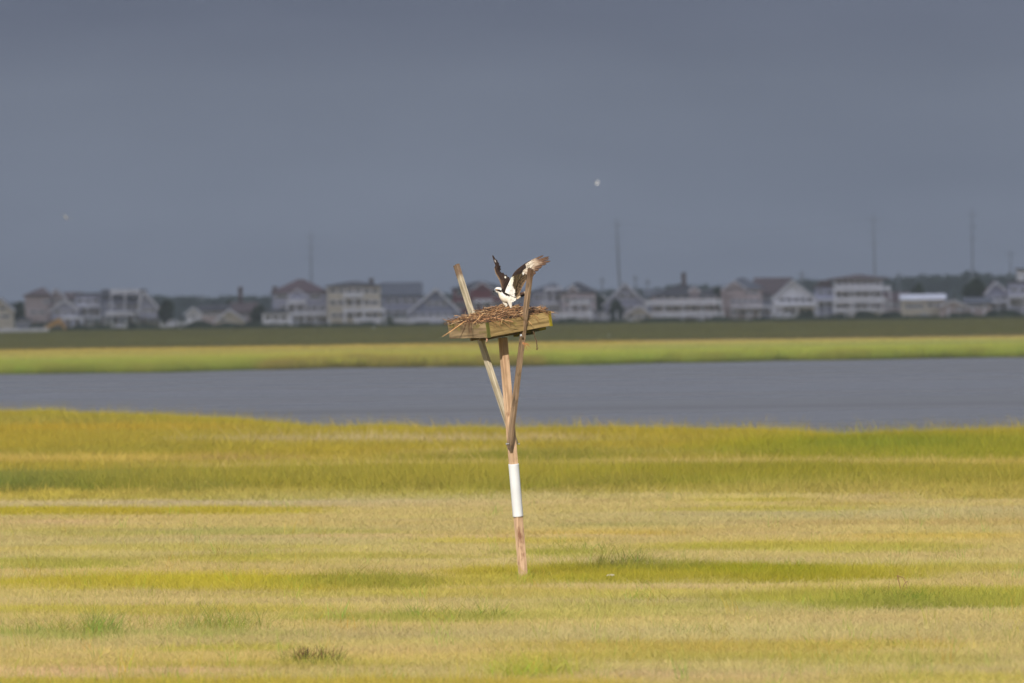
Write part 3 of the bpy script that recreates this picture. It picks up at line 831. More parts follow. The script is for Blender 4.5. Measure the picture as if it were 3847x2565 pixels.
    for (x, y) in ((1994, 1306), (1988, 1300), (1981, 1315), (1990, 1296), (1976, 1300), (1972, 1310), (1969, 1288), (1985, 1292)):
        paths.append(([(1962 + r2.uniform(0, 8), 1284 + r2.uniform(0, 10), -.36), ((1970 + x) / 2, (1290 + y) / 2 - 2, -.38), (x, y, -.38)], .003))
    hanging(paths, .003, lin(170, 118, 76), 'tuft of straw caught on the near brace')
    paths = [([(1826 + i * 2, 1268 + i, -.5), (1829 + i, 1276, -.51), (1826 + i * 3, 1284 - i * 2, -.5)], .006) for i in range(3)]
    hanging(paths, .003, lin(190, 146, 116), 'pale chip hanging under the near corner')
build_nest()

# ------------------------------------------------------------------ osprey
DB = DP - .02
def B(px, py, dy=0):
    return P(px, py, DB + dy)
def in_poly(x, y, poly):
    r = False; j = len(poly) - 1
    for i in range(len(poly)):
        xi, yi = poly[i]; xj, yj = poly[j]
        if (yi > y) != (yj > y) and x < (xj - xi) * (y - yi) / (yj - yi + 1e-9) + xi: r = not r
        j = i
    return r
WHITE, CREAM, BROWN, DKBR, MIDBR, LTBR = lin(212, 208, 200), lin(200, 182, 152), lin(54, 38, 30), lin(34, 25, 21), lin(92, 68, 54), lin(140, 112, 90)
def mixc(a, b, t):
    return tuple(x + (y - x) * t for x, y in zip(a, b))
def catmull(tab, n):
    out = []
    for i in range(len(tab) - 1):
        p0, p1, p2, p3 = tab[max(0, i - 1)], tab[i], tab[i + 1], tab[min(len(tab) - 1, i + 2)]
        for k in range(n):
            t = k / n
            out.append(tuple(.5 * ((2 * b) + (-a + c) * t + (2 * a - 5 * b + 4 * c - d) * t * t + (-a + 3 * b - 3 * c + d) * t ** 3) for a, b, c, d in zip(p0, p1, p2, p3)))
    out.append(tab[-1]); return out
def build_osprey():
    rnd = random.Random(3)
    mb = MB(); S = MPP
    spine = [(1857.5, 1089, 1.4, 0), (1860, 1088.5, 5.6, 0), (1864.5, 1088.3, 9.0, 0), (1870, 1089, 11.2, 0), (1876, 1090.5, 12.0, 0), (1881, 1095, 12.4, 0), (1885, 1101, 14.0, 0), (1890, 1108, 17.5, 0), (1898, 1114, 20.5, 0),
             (1908, 1117, 20.5, 0), (1918, 1118.5, 18.0, 0), (1928, 1118, 14.5, 0), (1938, 1115, 10.0, 0), (1947, 1111, 6.5, 0), (1955, 1108, 3.0, 0)]
    sp = catmull(spine, 5)
    n = 36; vs, cc, fs = [], [], []
    for i, (x, y, r, dy) in enumerate(sp):
        a, b = sp[max(0, i - 1)], sp[min(len(sp) - 1, i + 1)]
        tx, ty = b[0] - a[0], b[1] - a[1]; l = math.hypot(tx, ty); tx /= l; ty /= l
        nx_, ny_ = ty, -tx                   # points up in the picture (back of the bird)
        for k in range(n):
            an = 2 * math.pi * k / n
            c_, s_ = math.cos(an), math.sin(an)      # c_: up/back, s_: depth
            rr = r * (1 + .035 * noise.noise((i * .35, k * .8, 3)))
            px, py = x + nx_ * c_ * rr, y + ny_ * c_ * rr
            d_ = s_ * rr * S * .88
            vs.append(B(px, py, d_))
            col = WHITE
            f = i / (len(sp) - 1)
            if px < 1884 and py < 1100: # head
                col = WHITE
                # eye stripe
                ys = 1088.5 + max(0, (px - 1864)) * .30
                if px > 1861 and abs(py - ys) < 3.3 + (px - 1862) * .05 and abs(s_) > .3: col = DKBR if px > 1870 else MIDBR
                if px < 1861.5: col = lin(150, 155, 160)
            else:
                if c_ > .25 + .2 * noise.noise((px * .2, py * .2, 1)) and px > 1884: col = DKBR
                elif c_ < -.15 and 1868 < px < 1915: col = mixc(WHITE, CREAM, min(1, .45 + .55 * max(0, -c_)) * (.6 + .5 * noise.noise((px * .3, py * .3, 0))))
                if py > 1124 and 1900 < px < 1925 and c_ < -.7: col = mixc(WHITE, CREAM, .8)
                if px > 1936: col = mixc(CREAM, BROWN, max(0, min(1, .5 + noise.noise((px * .5, py * .5, 2)) * 2)))
            cc.append(col)
    for i in range(len(sp) - 1):
        for k in range(n):
            k2 = (k + 1) % n; fs.append((i * n + k, i * n + k2, (i + 1) * n + k2, (i + 1) * n + k))
    fs.append(tuple(range(n))); fs.append(tuple(range((len(sp) - 1) * n, len(sp) * n))[::-1])
    mb.add(vs, fs, 0, cc)
    # bill: cere and hooked tip
    mb.tube([B(1861, 1089), B(1858, 1089.2), B(1855.5, 1091), B(1854.6, 1094), B(1855.4, 1097.5)], [3.6 * S, 3.0 * S, 2.3 * S, 1.6 * S, .3 * S], n=10,
            cols=[lin(150, 158, 168), lin(120, 126, 136), lin(40, 40, 44), lin(26, 26, 30), lin(20, 20, 22)])
    mb.tube([B(1861, 1092.5), B(1858.3, 1093.6), B(1857, 1094.8)], [2.0 * S, 1.4 * S, .6 * S], n=8, cols=[lin(60, 60, 64)] * 3)
    # eyes
    for sd in (-1, 1):
        e = B(1866.2, 1087.6, sd * 7.4 * S)
        for rr, col, off in ((1.9 * S, lin(226, 176, 40), 0), (1.1 * S, lin(14, 12, 10), sd * 1.1 * S)):
            vs, fs = [], []
            for j in range(7):
                for k in range(10):
                    th, ph = math.pi * j / 6, 2 * math.pi * k / 10
                    vs.append(e + Vector((math.sin(th) * math.cos(ph), off / rr + math.cos(th), math.sin(th) * math.sin(ph))) * rr)
            for j in range(6):
                for k in range(10): fs.append((j * 10 + k, j * 10 + (k + 1) % 10, (j + 1) * 10 + (k + 1) % 10, (j + 1) * 10 + k))
            mb.add(vs, fs, 0, [col] * len(vs))
    # legs: feathered thigh, bare grey shank, four taloned toes
    foot_c = lin(178, 172, 166)
    for (tab, dy) in (([(1914, 1122, 12), (1915.5, 1133, 9.5), (1917.5, 1143, 7), (1919, 1151, 5), (1917, 1158, 3.7), (1914.5, 1164, 3.1), (1912.5, 1168, 3.0)], -8 * S),
                      ([(1894, 1122, 11), (1895.5, 1132, 9), (1899.5, 1141, 7.5), (1903, 1149, 5.2), (1901, 1156, 3.9), (1897.5, 1162, 3.1), (1895, 1166, 3.0)], 9 * S)):
        tt = catmull(tab, 3)
        mb.tube([B(a, b, dy) for a, b, _ in tt], [r * S for _, _, r in tt], n=12, cols=[mixc(WHITE, CREAM, .25) if b < 1157 else foot_c for _, b, _ in tt])
        fx, fy, _ = tab[-1]
        for (ex, ey, ez) in ((-13, 2.5, -6), (-9, 4, -13), (-14, 1.5, 4), (9, 3, 5)):
            m1 = B(fx + ex * .5, fy - 1.2 + ey * .3, dy + ez * S * .5)
            m2 = B(fx + ex * .8, fy + ey * .6, dy + ez * S * .8); m3 = B(fx + ex, fy + ey + 2.2, dy + ez * S)
            mb.tube([B(fx, fy, dy), m1, m2, m3], [2.6 * S, 2.1 * S, 1.6 * S, .3 * S], n=7, cols=[foot_c, foot_c, lin(60, 56, 52), lin(20, 18, 16)])
    # feathers
    def feather(root, tip, w, face, cf, bend=0.0, n_=12, blunt=.86, droop=None):
        root, tip = Vector(root), Vector(tip)
        X = tip - root; ln = X.length; X.normalize()
        F_ = (Vector(face) - X * Vector(face).dot(X)).normalized(); Yd = F_.cross(X)
        vs, cc, fs = [], [], []
        for i in range(n_ + 1):
            f = i / n_
            ww = w * min(1, .35 + f * 3.0) * (1 if f < blunt else math.sqrt(max(0.0, 1 - ((f - blunt) / (1 - blunt)) ** 2)) * .97 + .03)
            c0 = root + X * ln * f + Yd * bend * ln * math.sin(f * math.pi * .5) * f
            for q in (-1, -.5, 0, .5, 1):
                p = c0 + Yd * q * ww / 2 + F_ * (-(q * q) * ww * .07 + .0012)
                vs.append(p); cc.append(cf(f, q, to_px(p)))
        for i in range(n_):
            for q in range(4): fs.append((i * 5 + q, i * 5 + q + 1, (i + 1) * 5 + q + 1, (i + 1) * 5 + q))
        mb.add(vs, fs, 0, cc)
    toward = (0, -1, 0)
    def prim_col(sd):
        def cf(f, q, p):
            wht = mixc(mixc(WHITE, CREAM, .5), LTBR, .25 + .25 * (f > .25))
            edge = .42 + .09 * math.sin(sd * 5) + .10 * (sd / 10)
            c = wht if f < edge else mixc(wht, MIDBR, min(1, (f - edge) / .14))
            if f < edge and (int(f * 26 + sd) % 4 == 0): c = mixc(c, MIDBR, .6)
            if f < edge and q > .3: c = mixc(c, LTBR, .55)
            if f > .55: c = mixc(c, mixc(MIDBR, BROWN, .8), min(1, (f - .55) / .3) * (.6 + .4 * abs(q)))
            if abs(q) < .1 and f > .3: c = mixc(c, LTBR, .5)
            return c
        return cf
    # near wing, primaries
    tips = [(2041.5, 956), (2062.5, 960), (2063, 967), (2068, 976), (2053, 987), (2046, 992), (2037.5, 1000.5), (2036, 1003), (2025, 1014), (2013, 1028), (2005, 1037)]
    roots = [(1984, 986), (1984, 989), (1983, 992), (1981, 995), (1980, 998), (1979, 1001), (1977, 1004), (1975, 1007), (1972, 1010), (1969, 1013), (1965, 1016)]
    for i in range(len(tips) - 1, -1, -1):
        w = [6.5, 6.5, 7.5, 8, 10, 12, 12, 13.5, 14, 15, 15][i] * S
        feather(B(*roots[i], -.10), B(*tips[i], -.07 - .002 * i), w, toward, prim_col(i), bend=(-.05 if i < 5 else .02), blunt=.80)
    # near wing, secondaries and tertials
    def sec_col(sd):
        def cf(f, q, p):
            c = mixc(lin(48, 38, 26), lin(70, 55, 38), .5 + .5 * q)
            if int(f * 15 + sd * .5) % 3 == 0 and f > .35: c = mixc(c, lin(150, 124, 92), .34)
            if f > .86: c = mixc(c, lin(168, 136, 106), (f - .86) / .14 * .8)
            return c
        return cf
    st = [(1996, 1040), (1990, 1044), (1984, 1048), (1978, 1053), (1973, 1061), (1969, 1068), (1965, 1076), (1960, 1085), (1956, 1094), (1953, 1102), (1950, 1109), (1944, 1114), (1937, 1117)]
    sr = [(1963, 1014), (1959, 1017), (1955, 1020), (1951, 1024), (1947, 1029), (1943, 1034), (1939, 1041), (1935, 1049), (1931, 1058), (1928, 1066), (1924, 1074), (1920, 1082), (1917, 1090)]
    for i in range(len(st)):
        feather(B(*sr[i], -.095 + .003 * i), B(*st[i], -.075 + .004 * i), 13.5 * S, toward, sec_col(i), bend=-.02, blunt=.84)
    # covert sheet over the bases: leading edge -> mid chord
    lead = [(1900, 1099), (1903, 1088), (1910, 1072), (1917, 1056), (1923, 1043), (1930, 1029), (1941, 1016), (1955, 1004), (1966, 996), (1974, 990), (1984, 984), (1995, 978)]
    rear = [(1934, 1117), (1936, 1106), (1938, 1092), (1940, 1078), (1944, 1064), (1950, 1051), (1958, 1041), (1968, 1030), (1978, 1021), (1988, 1012), (1996, 1004), (2002, 997)]
    Lc, Rc = catmull(lead, 5), catmull(rear, 5)
    P_DARK = [(1952, 1003), (1966, 994), (1974, 990), (1977.5, 1003), (1970, 1012), (1963, 1022), (1955, 1028), (1938, 1034), (1926, 1036), (1930, 1026), (1940, 1015)]
    P_SPK = [(1963, 1016), (1972, 1012), (1979, 1006), (1980, 1020), (1972, 1036), (1962, 1030)]
    P_WHT = [(1919, 1044), (1929, 1038), (1928, 1055), (1926, 1072), (1934, 1088), (1933, 1122), (1895, 1125), (1896, 1100), (1912, 1068)]
    vs, cc, fs = [], [], []; nt_ = 22
    for i, (a, b) in enumerate(zip(Lc, Rc)):
        for k in range(nt_ + 1):
            f = k / nt_
            jag = 1.5 * noise.noise((i * .9, f * 2, 8)) * f
            px, py = a[0] + (b[0] - a[0]) * f + jag, a[1] + (b[1] - a[1]) * f + jag
            thick = .010 * math.sin(math.pi * min(1, f * 1.25 + .12)) + .004
            s_ = i / (len(Lc) - 1)
            vs.append(B(px, py, -.10 + .03 * (1 - s_) - thick))
            nx_ = noise.noise((px * .35, py * .35, 4)); qx, qy = px + nx_ * 3, py + noise.noise((px * .35, py * .35, 14)) * 3
            if in_poly(qx, qy, P_WHT):
                c = mixc(WHITE, lin(168, 164, 130), max(0, min(1, (1080 - py) / 40)) * .6)
                if noise.noise((px * .55, py * .28, 31)) > .28 and f > .3: c = mixc(c, MIDBR, .55)
            elif in_poly(qx, qy, P_DARK): c = mixc(DKBR, BROWN, .3 + nx_)
            elif in_poly(qx, qy, P_SPK): c = WHITE if nx_ > -.15 else MIDBR
            elif px > 1974 and py < 1014:
                c = mixc(mixc(WHITE, CREAM, .4), LTBR, .12 + .2 * (nx_ > 0))
                t_ = (px - 1974) - (py - 990) * .25
                if abs(t_ - 5) < .9 or abs(t_ - 11) < .8: c = BROWN
            else:
                c = mixc(lin(42, 36, 22), lin(74, 60, 38), .4 + nx_)
                if int(f * 6 + s_ * 20) % 3 == 0: c = mixc(c, lin(120, 98, 70), .25)
            if f < .06: c = mixc(c, BROWN, .7) if py < 1040 else c
            cc.append(c)
    for i in range(len(Lc) - 1):
        for k in range(nt_):
            a = i * (nt_ + 1) + k; fs.append((a, a + 1, a + nt_ + 2, a + nt_ + 1))
    mb.add(vs, fs, 0, cc)
    # its upper side, closing the wing's thickness
    vs2 = []
    for i, (a, b) in enumerate(zip(Lc, Rc)):
        for k in range(nt_ + 1):
            f = k / nt_; s_ = i / (len(Lc) - 1)
            vs2.append(B(a[0] + (b[0] - a[0]) * f, a[1] + (b[1] - a[1]) * f, -.10 + .03 * (1 - s_) + .006 * math.sin(math.pi * min(1, f + .1))))
    mb.add(vs2, [tuple(reversed(f_)) for f_ in fs], 0, [DKBR] * len(vs2))
    mb.tube([B(x, y, -.098 + .03 * (1 - i / len(Lc))) for i, (x, y) in enumerate(Lc)], [3.2 * S * (1 - .5 * i / len(Lc)) for i in range(len(Lc))], n=8,
            cols=[(WHITE if y > 1042 else BROWN) for x, y in Lc])
    # far wing, seen from above (its dark upper side)
    left = [(1885, 1099), (1886, 1090), (1883.5, 1078), (1880, 1064), (1875, 1051), (1869, 1039), (1862.5, 1028), (1859, 1016), (1857.5, 1006), (1860, 999), (1862, 994), (1859.5, 985), (1856.5, 974), (1853, 964), (1850.8, 958.5)]
    rght = [(1896, 1107), (1901, 1097), (1906, 1085), (1914, 1068), (1920, 1054), (1912, 1043), (1897, 1031), (1882, 1022), (1878.5, 1014), (1877.5, 1006), (1876, 999), (1871.5, 989), (1865, 977), (1858, 966.5), (1853, 959)]
    Lf, Rf = catmull(left, 5), catmull(rght, 5)
    vs, cc, fs = [], [], []
    for side in (-1, 1):
        vs = []; cc = []; fs = []
        for i, (a, b) in enumerate(zip(Lf, Rf)):
            s_ = i / (len(Lf) - 1)
            for k in range(15):
                f = k / 14
                px, py = a[0] + (b[0] - a[0]) * f, a[1] + (b[1] - a[1]) * f
                px += .8 * noise.noise((i * .7, k * .5, 2)) * (f > .8)
                dy = .07 + .10 * s_ + .035 * f - .018 * math.sin(math.pi * f) + side * .003 * math.sin(math.pi * f)
                vs.append(B(px, py, dy))
                nn = noise.noise((px * .3, py * .3, 4))
                c = mixc(DKBR, BROWN, .45 + .9 * nn)
                if f < .14 and py > 1005: c = mixc(c, lin(150, 124, 96), .6)  # highlight along the left edge, put into the feather colour
                if f < .3 and py > 1050: c = mixc(c, MIDBR, .4)
                if math.hypot(px - 1898, (py - 1040) * .6) < 2.6: c = lin(222, 214, 196)
                if int((px * .9 + py * .55) * .5) % 4 == 0 and f > .35: c = mixc(c, MIDBR, .28)
                if 975 < py < 985 and f < .5: c = mixc(c, lin(190, 184, 178), .5)
                cc.append(c)
        for i in range(len(Lf) - 1):
            for k in range(14):
                a = i * 15 + k; q = (a, a + 1, a + 16, a + 15); fs.append(q if side < 0 else q[::-1])
        mb.add(vs, fs, 0, cc)
    def far_col(f, q, p):
        return mixc(mixc(DKBR, BROWN, .5 + .4 * q), MIDBR, .5 * max(0, f - .6))
    for (r0, t0, w) in (((1866, 1004), (1850.6, 957.5), 6), ((1869, 1006), (1855, 966), 7), ((1872, 1008), (1864, 975), 8), ((1874, 1010), (1870, 985), 8), ((1875, 1012), (1877, 997), 8), ((1876, 1014), (1879.5, 1008), 8),
                        ((1880, 1032), (1893, 1027), 9), ((1886, 1042), (1905, 1035), 10), ((1890, 1052), (1914, 1043), 11), ((1892, 1062), (1920, 1050), 11), ((1893, 1072), (1919, 1060), 11), ((1893, 1080), (1915, 1072), 11)):
        feather(B(*r0, .16), B(*t0, .20), w * S, toward, far_col)
    # scapular and mantle feathers joining the wings to the back
    for i in range(26):
        a = rnd.uniform(0, 1)
        x0, y0 = 1887 + 34 * a + rnd.uniform(-2, 2), 1090 + 12 * a + rnd.uniform(-3, 3)
        feather(B(x0, y0, rnd.uniform(-.02, .05)), B(x0 + rnd.uniform(8, 13), y0 + rnd.uniform(-2, 7), rnd.uniform(-.02, .05)), 6 * S, (0, -1, .4), lambda f, q, p: mixc(DKBR, BROWN, .5 + .3 * q))
    # flank and breast feather fringe
    for i in range(26):
        x0, y0 = rnd.uniform(1912, 1932), rnd.uniform(1106, 1124)
        feather(B(x0, y0, -.052), B(x0 + rnd.uniform(4, 8), y0 + rnd.uniform(3, 7), -.054), 5.5 * S, toward, lambda f, q, p: mixc(WHITE, CREAM, .25 * f), n_=5)
    for (x0, y0, x1, y1) in ((1925, 1122, 1938, 1127), (1929, 1119, 1941, 1124), (1920, 1128, 1932, 1133), (1915, 1129, 1927, 1135)):
        feather(B(x0, y0, -.045), B(x1, y1, -.045), 6 * S, toward, lambda f, q, p: mixc(WHITE, DKBR, .8 if f > .85 else 0), n_=8)
    # tail
    for i in range(7):
        a = (i - 3) / 3
        def cf(f, q, p, a=a):
            c = mixc(BROWN, MIDBR, .3 + .3 * q)
            return mixc(c, lin(196, 176, 150), .55) if int(f * 14) % 3 == 0 else c
        feather(B(1938, 1113 + a * 3, a * .02), B(1990 - abs(a) * 2, 1098 + a * 5.5, a * .035), 9 * S, (0, -1, .25), cf, blunt=.93)
    for (x1, y1) in ((1957, 1113), (1952, 1118), (1948, 1121)):
        feather(B(1930, 1119, -.02), B(x1, y1, -.025), 6 * S, toward, lambda f, q, p: mixc(CREAM, MIDBR, .6 if int(f * 8) % 2 else .1))
    o = mb.build('osprey', m_vcol('osprey_plumage', .85, .15, .12), origin=B(1905, 1165), smooth=True, color=True)
    tag(o, 'brown and white osprey standing on the nest with both wings raised, facing left', 'osprey')
build_osprey()

# ------------------------------------------------------------------ gulls
M_GULL = m_vcol('gull_plumage', .8, .2, .05)
def gull(px, py, d, span, heading, dih, bank, col, label, body=None):
    mb = MB()
    wc, gc, tcol = lin(*col), lin(*(c * .82 for c in col)), lin(60, 62, 68)
    bc = lin(*(body or col))
    ln = span * .42
    mb.tube([(0, -ln * .5, 0), (0, -ln * .42, .01 * span), (0, -ln * .3, .015 * span), (0, -ln * .1, 0), (0, ln * .2, 0), (0, ln * .42, .0), (0, ln * .5, 0)],
            [.004 * span, .03 * span, .035 * span, .055 * span, .045 * span, .02 * span, .005 * span], n=10, cols=[lin(200, 160, 60)] + [bc] * 6, U=(0, 0, 1))
    mb.tube([(0, ln * .35, 0), (0, ln * .6, 0)], [.02 * span, .05 * span], n=8, cols=[bc] * 2, flat=.2, U=(0, 0, 1))
    for s in (-1, 1):
        prof = [(0, -.16, .08), (.12, -.17, .10), (.24, -.20, .075), (.36, -.14, .04), (.5, -.02, .01)]
        vs, cc, fs = [], [], []
        for (x, yl, yt) in prof:
            z = math.sin(dih) * x * span * (1 if x < .24 else 1) - (max(0, x - .24)) * span * .25
            for y, zz in ((yl, .008), ((yl + yt) / 2, .016), (yt, 0)):
                vs.append((s * x * span * math.cos(dih), y * span * .8, z + zz * span)); cc.append(tcol if x > .45 else (gc if y > yl else wc))
        for i in range(4):
            for k in range(2):
                q = (i * 3 + k, i * 3 + k + 1, (i + 1) * 3 + k + 1, (i + 1) * 3 + k); fs.append(q if s > 0 else q[::-1])
        mb.add(vs, fs, 0, cc)
        mb.add([(v[0], v[1], v[2] - .012 * span) for v in vs], [f[::-1] for f in fs], 0, [wc if c != tcol else tcol for c in cc])
    o = mb.build('gull', M_GULL, smooth=True, color=True)
    o.location = P(px, py, d); o.rotation_euler = (0, bank, heading)
    tag(o, label, 'gull')
gull(2243, 691, 1300, .72, R(70), R(60), R(-12), (205, 204, 206), 'bright white gull flying high to the right of the osprey')
gull(250, 820, 1300, 1.0, R(25), R(30), R(25), (236, 234, 232), 'faint grey gull flying at the far left of the sky', body=(120, 100, 90))
gull(1405, 1232, 2700, 1.05, R(-40), R(52), R(10), (236, 236, 236), 'white gull flying low in front of the cream house')
mb = MB()   # egret, a white speck in the green marsh
e0 = P(2288, 1292, 1500); e0.z = 0.62; ES = .34
mb.tube([e0, e0 + Vector((0, 0, .35)) * ES], [.006, .007], n=5, cols=[lin(50, 50, 40)] * 2)
mb.tube([e0 + Vector(q) * ES for q in ((.22, 0, .42), (.08, 0, .48), (-.06, 0, .52), (-.14, 0, .62), (-.12, 0, .8), (-.16, 0, .88), (-.28, 0, .88))],
        [r_ * ES for r_ in (.02, .09, .1, .05, .025, .03, .004)], n=8, cols=[lin(245, 245, 240)] * 6 + [lin(200, 170, 60)])
tag(mb.build('egret', M_GULL, color=True, smooth=True, origin=e0), 'tiny white egret standing in the green marsh right of the platform', 'egret')

# ------------------------------------------------------------------ small things in the foreground
def ground_at(px, py, h=0.0):
    d = (CAM_H - h) * FPX / (py + ROLL * (px - 1923.5) - 1167)
    return Vector((gx(px, d), d, 0))
mb = MB(); rnd = random.Random(9)
g0 = ground_at(1165, 2512)
for _ in range(170):
    x = rnd.gauss(-.09, .028) if rnd.random() < .5 else rnd.uniform(-.14, .22)
    a = g0 + Vector((x, rnd.uniform(-.4, .4), .02))
    l = rnd.uniform(.07, .19); t_ = rnd.gauss(0, .5)
    b_ = a + Vector((math.sin(t_) * l, rnd.uniform(-.05, .05), abs(math.cos(t_)) * l))
    c = rnd.choice([lin(96, 66, 42), lin(92, 64, 40), lin(120, 112, 44), lin(150, 110, 70), lin(50, 38, 26), lin(60, 44, 30)])
    mb.tube([a, (a + b_) / 2 + Vector((rnd.gauss(0, .012), 0, .004)), b_], [.004, .0035, .0012], n=4, cols=[c] * 3)
tag(mb.build('dead_plant', M_STICK, color=True, origin=g0), 'clump of dark dead stems in the bottom grass', 'dead plant')
mb = MB(); g1 = ground_at(3372, 2262)
def st(pts, r):
    mb.tube([g1 + Vector((x, 0, z)) for x, z in pts], [r * (1 - .15 * i) for i in range(len(pts))], n=5, cols=[lin(132, 96, 70)] * len(pts))
st([(.02, 0), (.0, .12), (.04, .2), (.07, .22)], .005); st([(0, .1), (-.02, .2), (-.04, .28)], .005); st([(-.04, .28), (.02, .255), (.05, .2)], .004); st([(-.16, .02), (-.2, .08), (-.25, .11)], .004); st([(-.12, 0), (-.13, .18), (-.125, .22)], .003); st([(.05, .2), (.06, .16), (.02, .1)], .003)
tag(mb.build('dead_plant', M_STICK, color=True, origin=g1), 'bent brown dead stem in the green strip at the right', 'dead plant')
mb = MB(); g2 = ground_at(2278, 2172, .1); g2.z = .13
for k in range(9):
    a = rnd.uniform(-.035, .035)
    mb.tube([g2 + Vector((a, rnd.uniform(-.03, .03), rnd.uniform(-.01, .01))), g2 + Vector((a + rnd.uniform(.01, .03), 0, rnd.uniform(0, .018)))], [.006, .003], n=5, cols=[lin(200, 192, 172)] * 2)
tag(mb.build('white_feather', M_STICK, color=True, origin=g2), 'small white feather lying in the grass right of the post', 'feather')

# ------------------------------------------------------------------ the shore town
TOWN_D = 3500.0
def m_paint(name, c, var=.1, rough=.75, sc=.9):
    return m_plain(name, tuple(x * (1 - var) for x in c[:3]) + (1,), tuple(min(1, x * (1 + var)) for x in c[:3]) + (1,), scale=sc, rough=rough, spec=.3, detail=6)
MT = dict(white=m_paint('white_siding', (.86, .85, .90)), cream=m_paint('cream_siding', (.62, .55, .44)), tan=m_paint('tan_siding', (.46, .38, .38)), grey=m_paint('grey_siding', (.25, .26, .35)),
          lgrey=m_paint('pale_grey_siding', (.40, .40, .50)), maroon=m_paint('maroon_siding', (.20, .045, .05)), pink=m_paint('rose_siding', (.52, .42, .40)),
          rdark=m_paint('dark_shingle', (.060, .055, .065), .25), rbrown=m_paint('brown_shingle', (.125, .085, .085), .25), rred=m_paint('red_brown_shingle', (.13, .078, .082), .25), rgrey=m_paint('grey_shingle', (.13, .135, .16), .25),
          deck=m_paint('deck_timber', (.22, .19, .17)))
M_PANE, t, b = mat_base('window_glass', .15, .6); 
nn_ = N(t, 'ShaderNodeTexNoise'); nn_.inputs['Scale'].default_value = .7
rr_ = ramp(t, [(.4, (.02, .025, .035)), (.6, (.06, .07, .09))], nn_.outputs[0]); t.links.new(rr_.outputs[0], b.inputs['Base Color'])
FOLI = [m_plain('foliage_dark', (.020, .035, .018, 1), (.055, .080, .035, 1), scale=.5, rough=.9, spec=.1), m_plain('foliage_mid', (.030, .045, .022, 1), (.075, .095, .045, 1), scale=.5, rough=.9, spec=.1)]
M_TRUNK = m_plain('bark', (.05, .04, .03, 1), (.12, .09, .07, 1), scale=3, rough=.9)

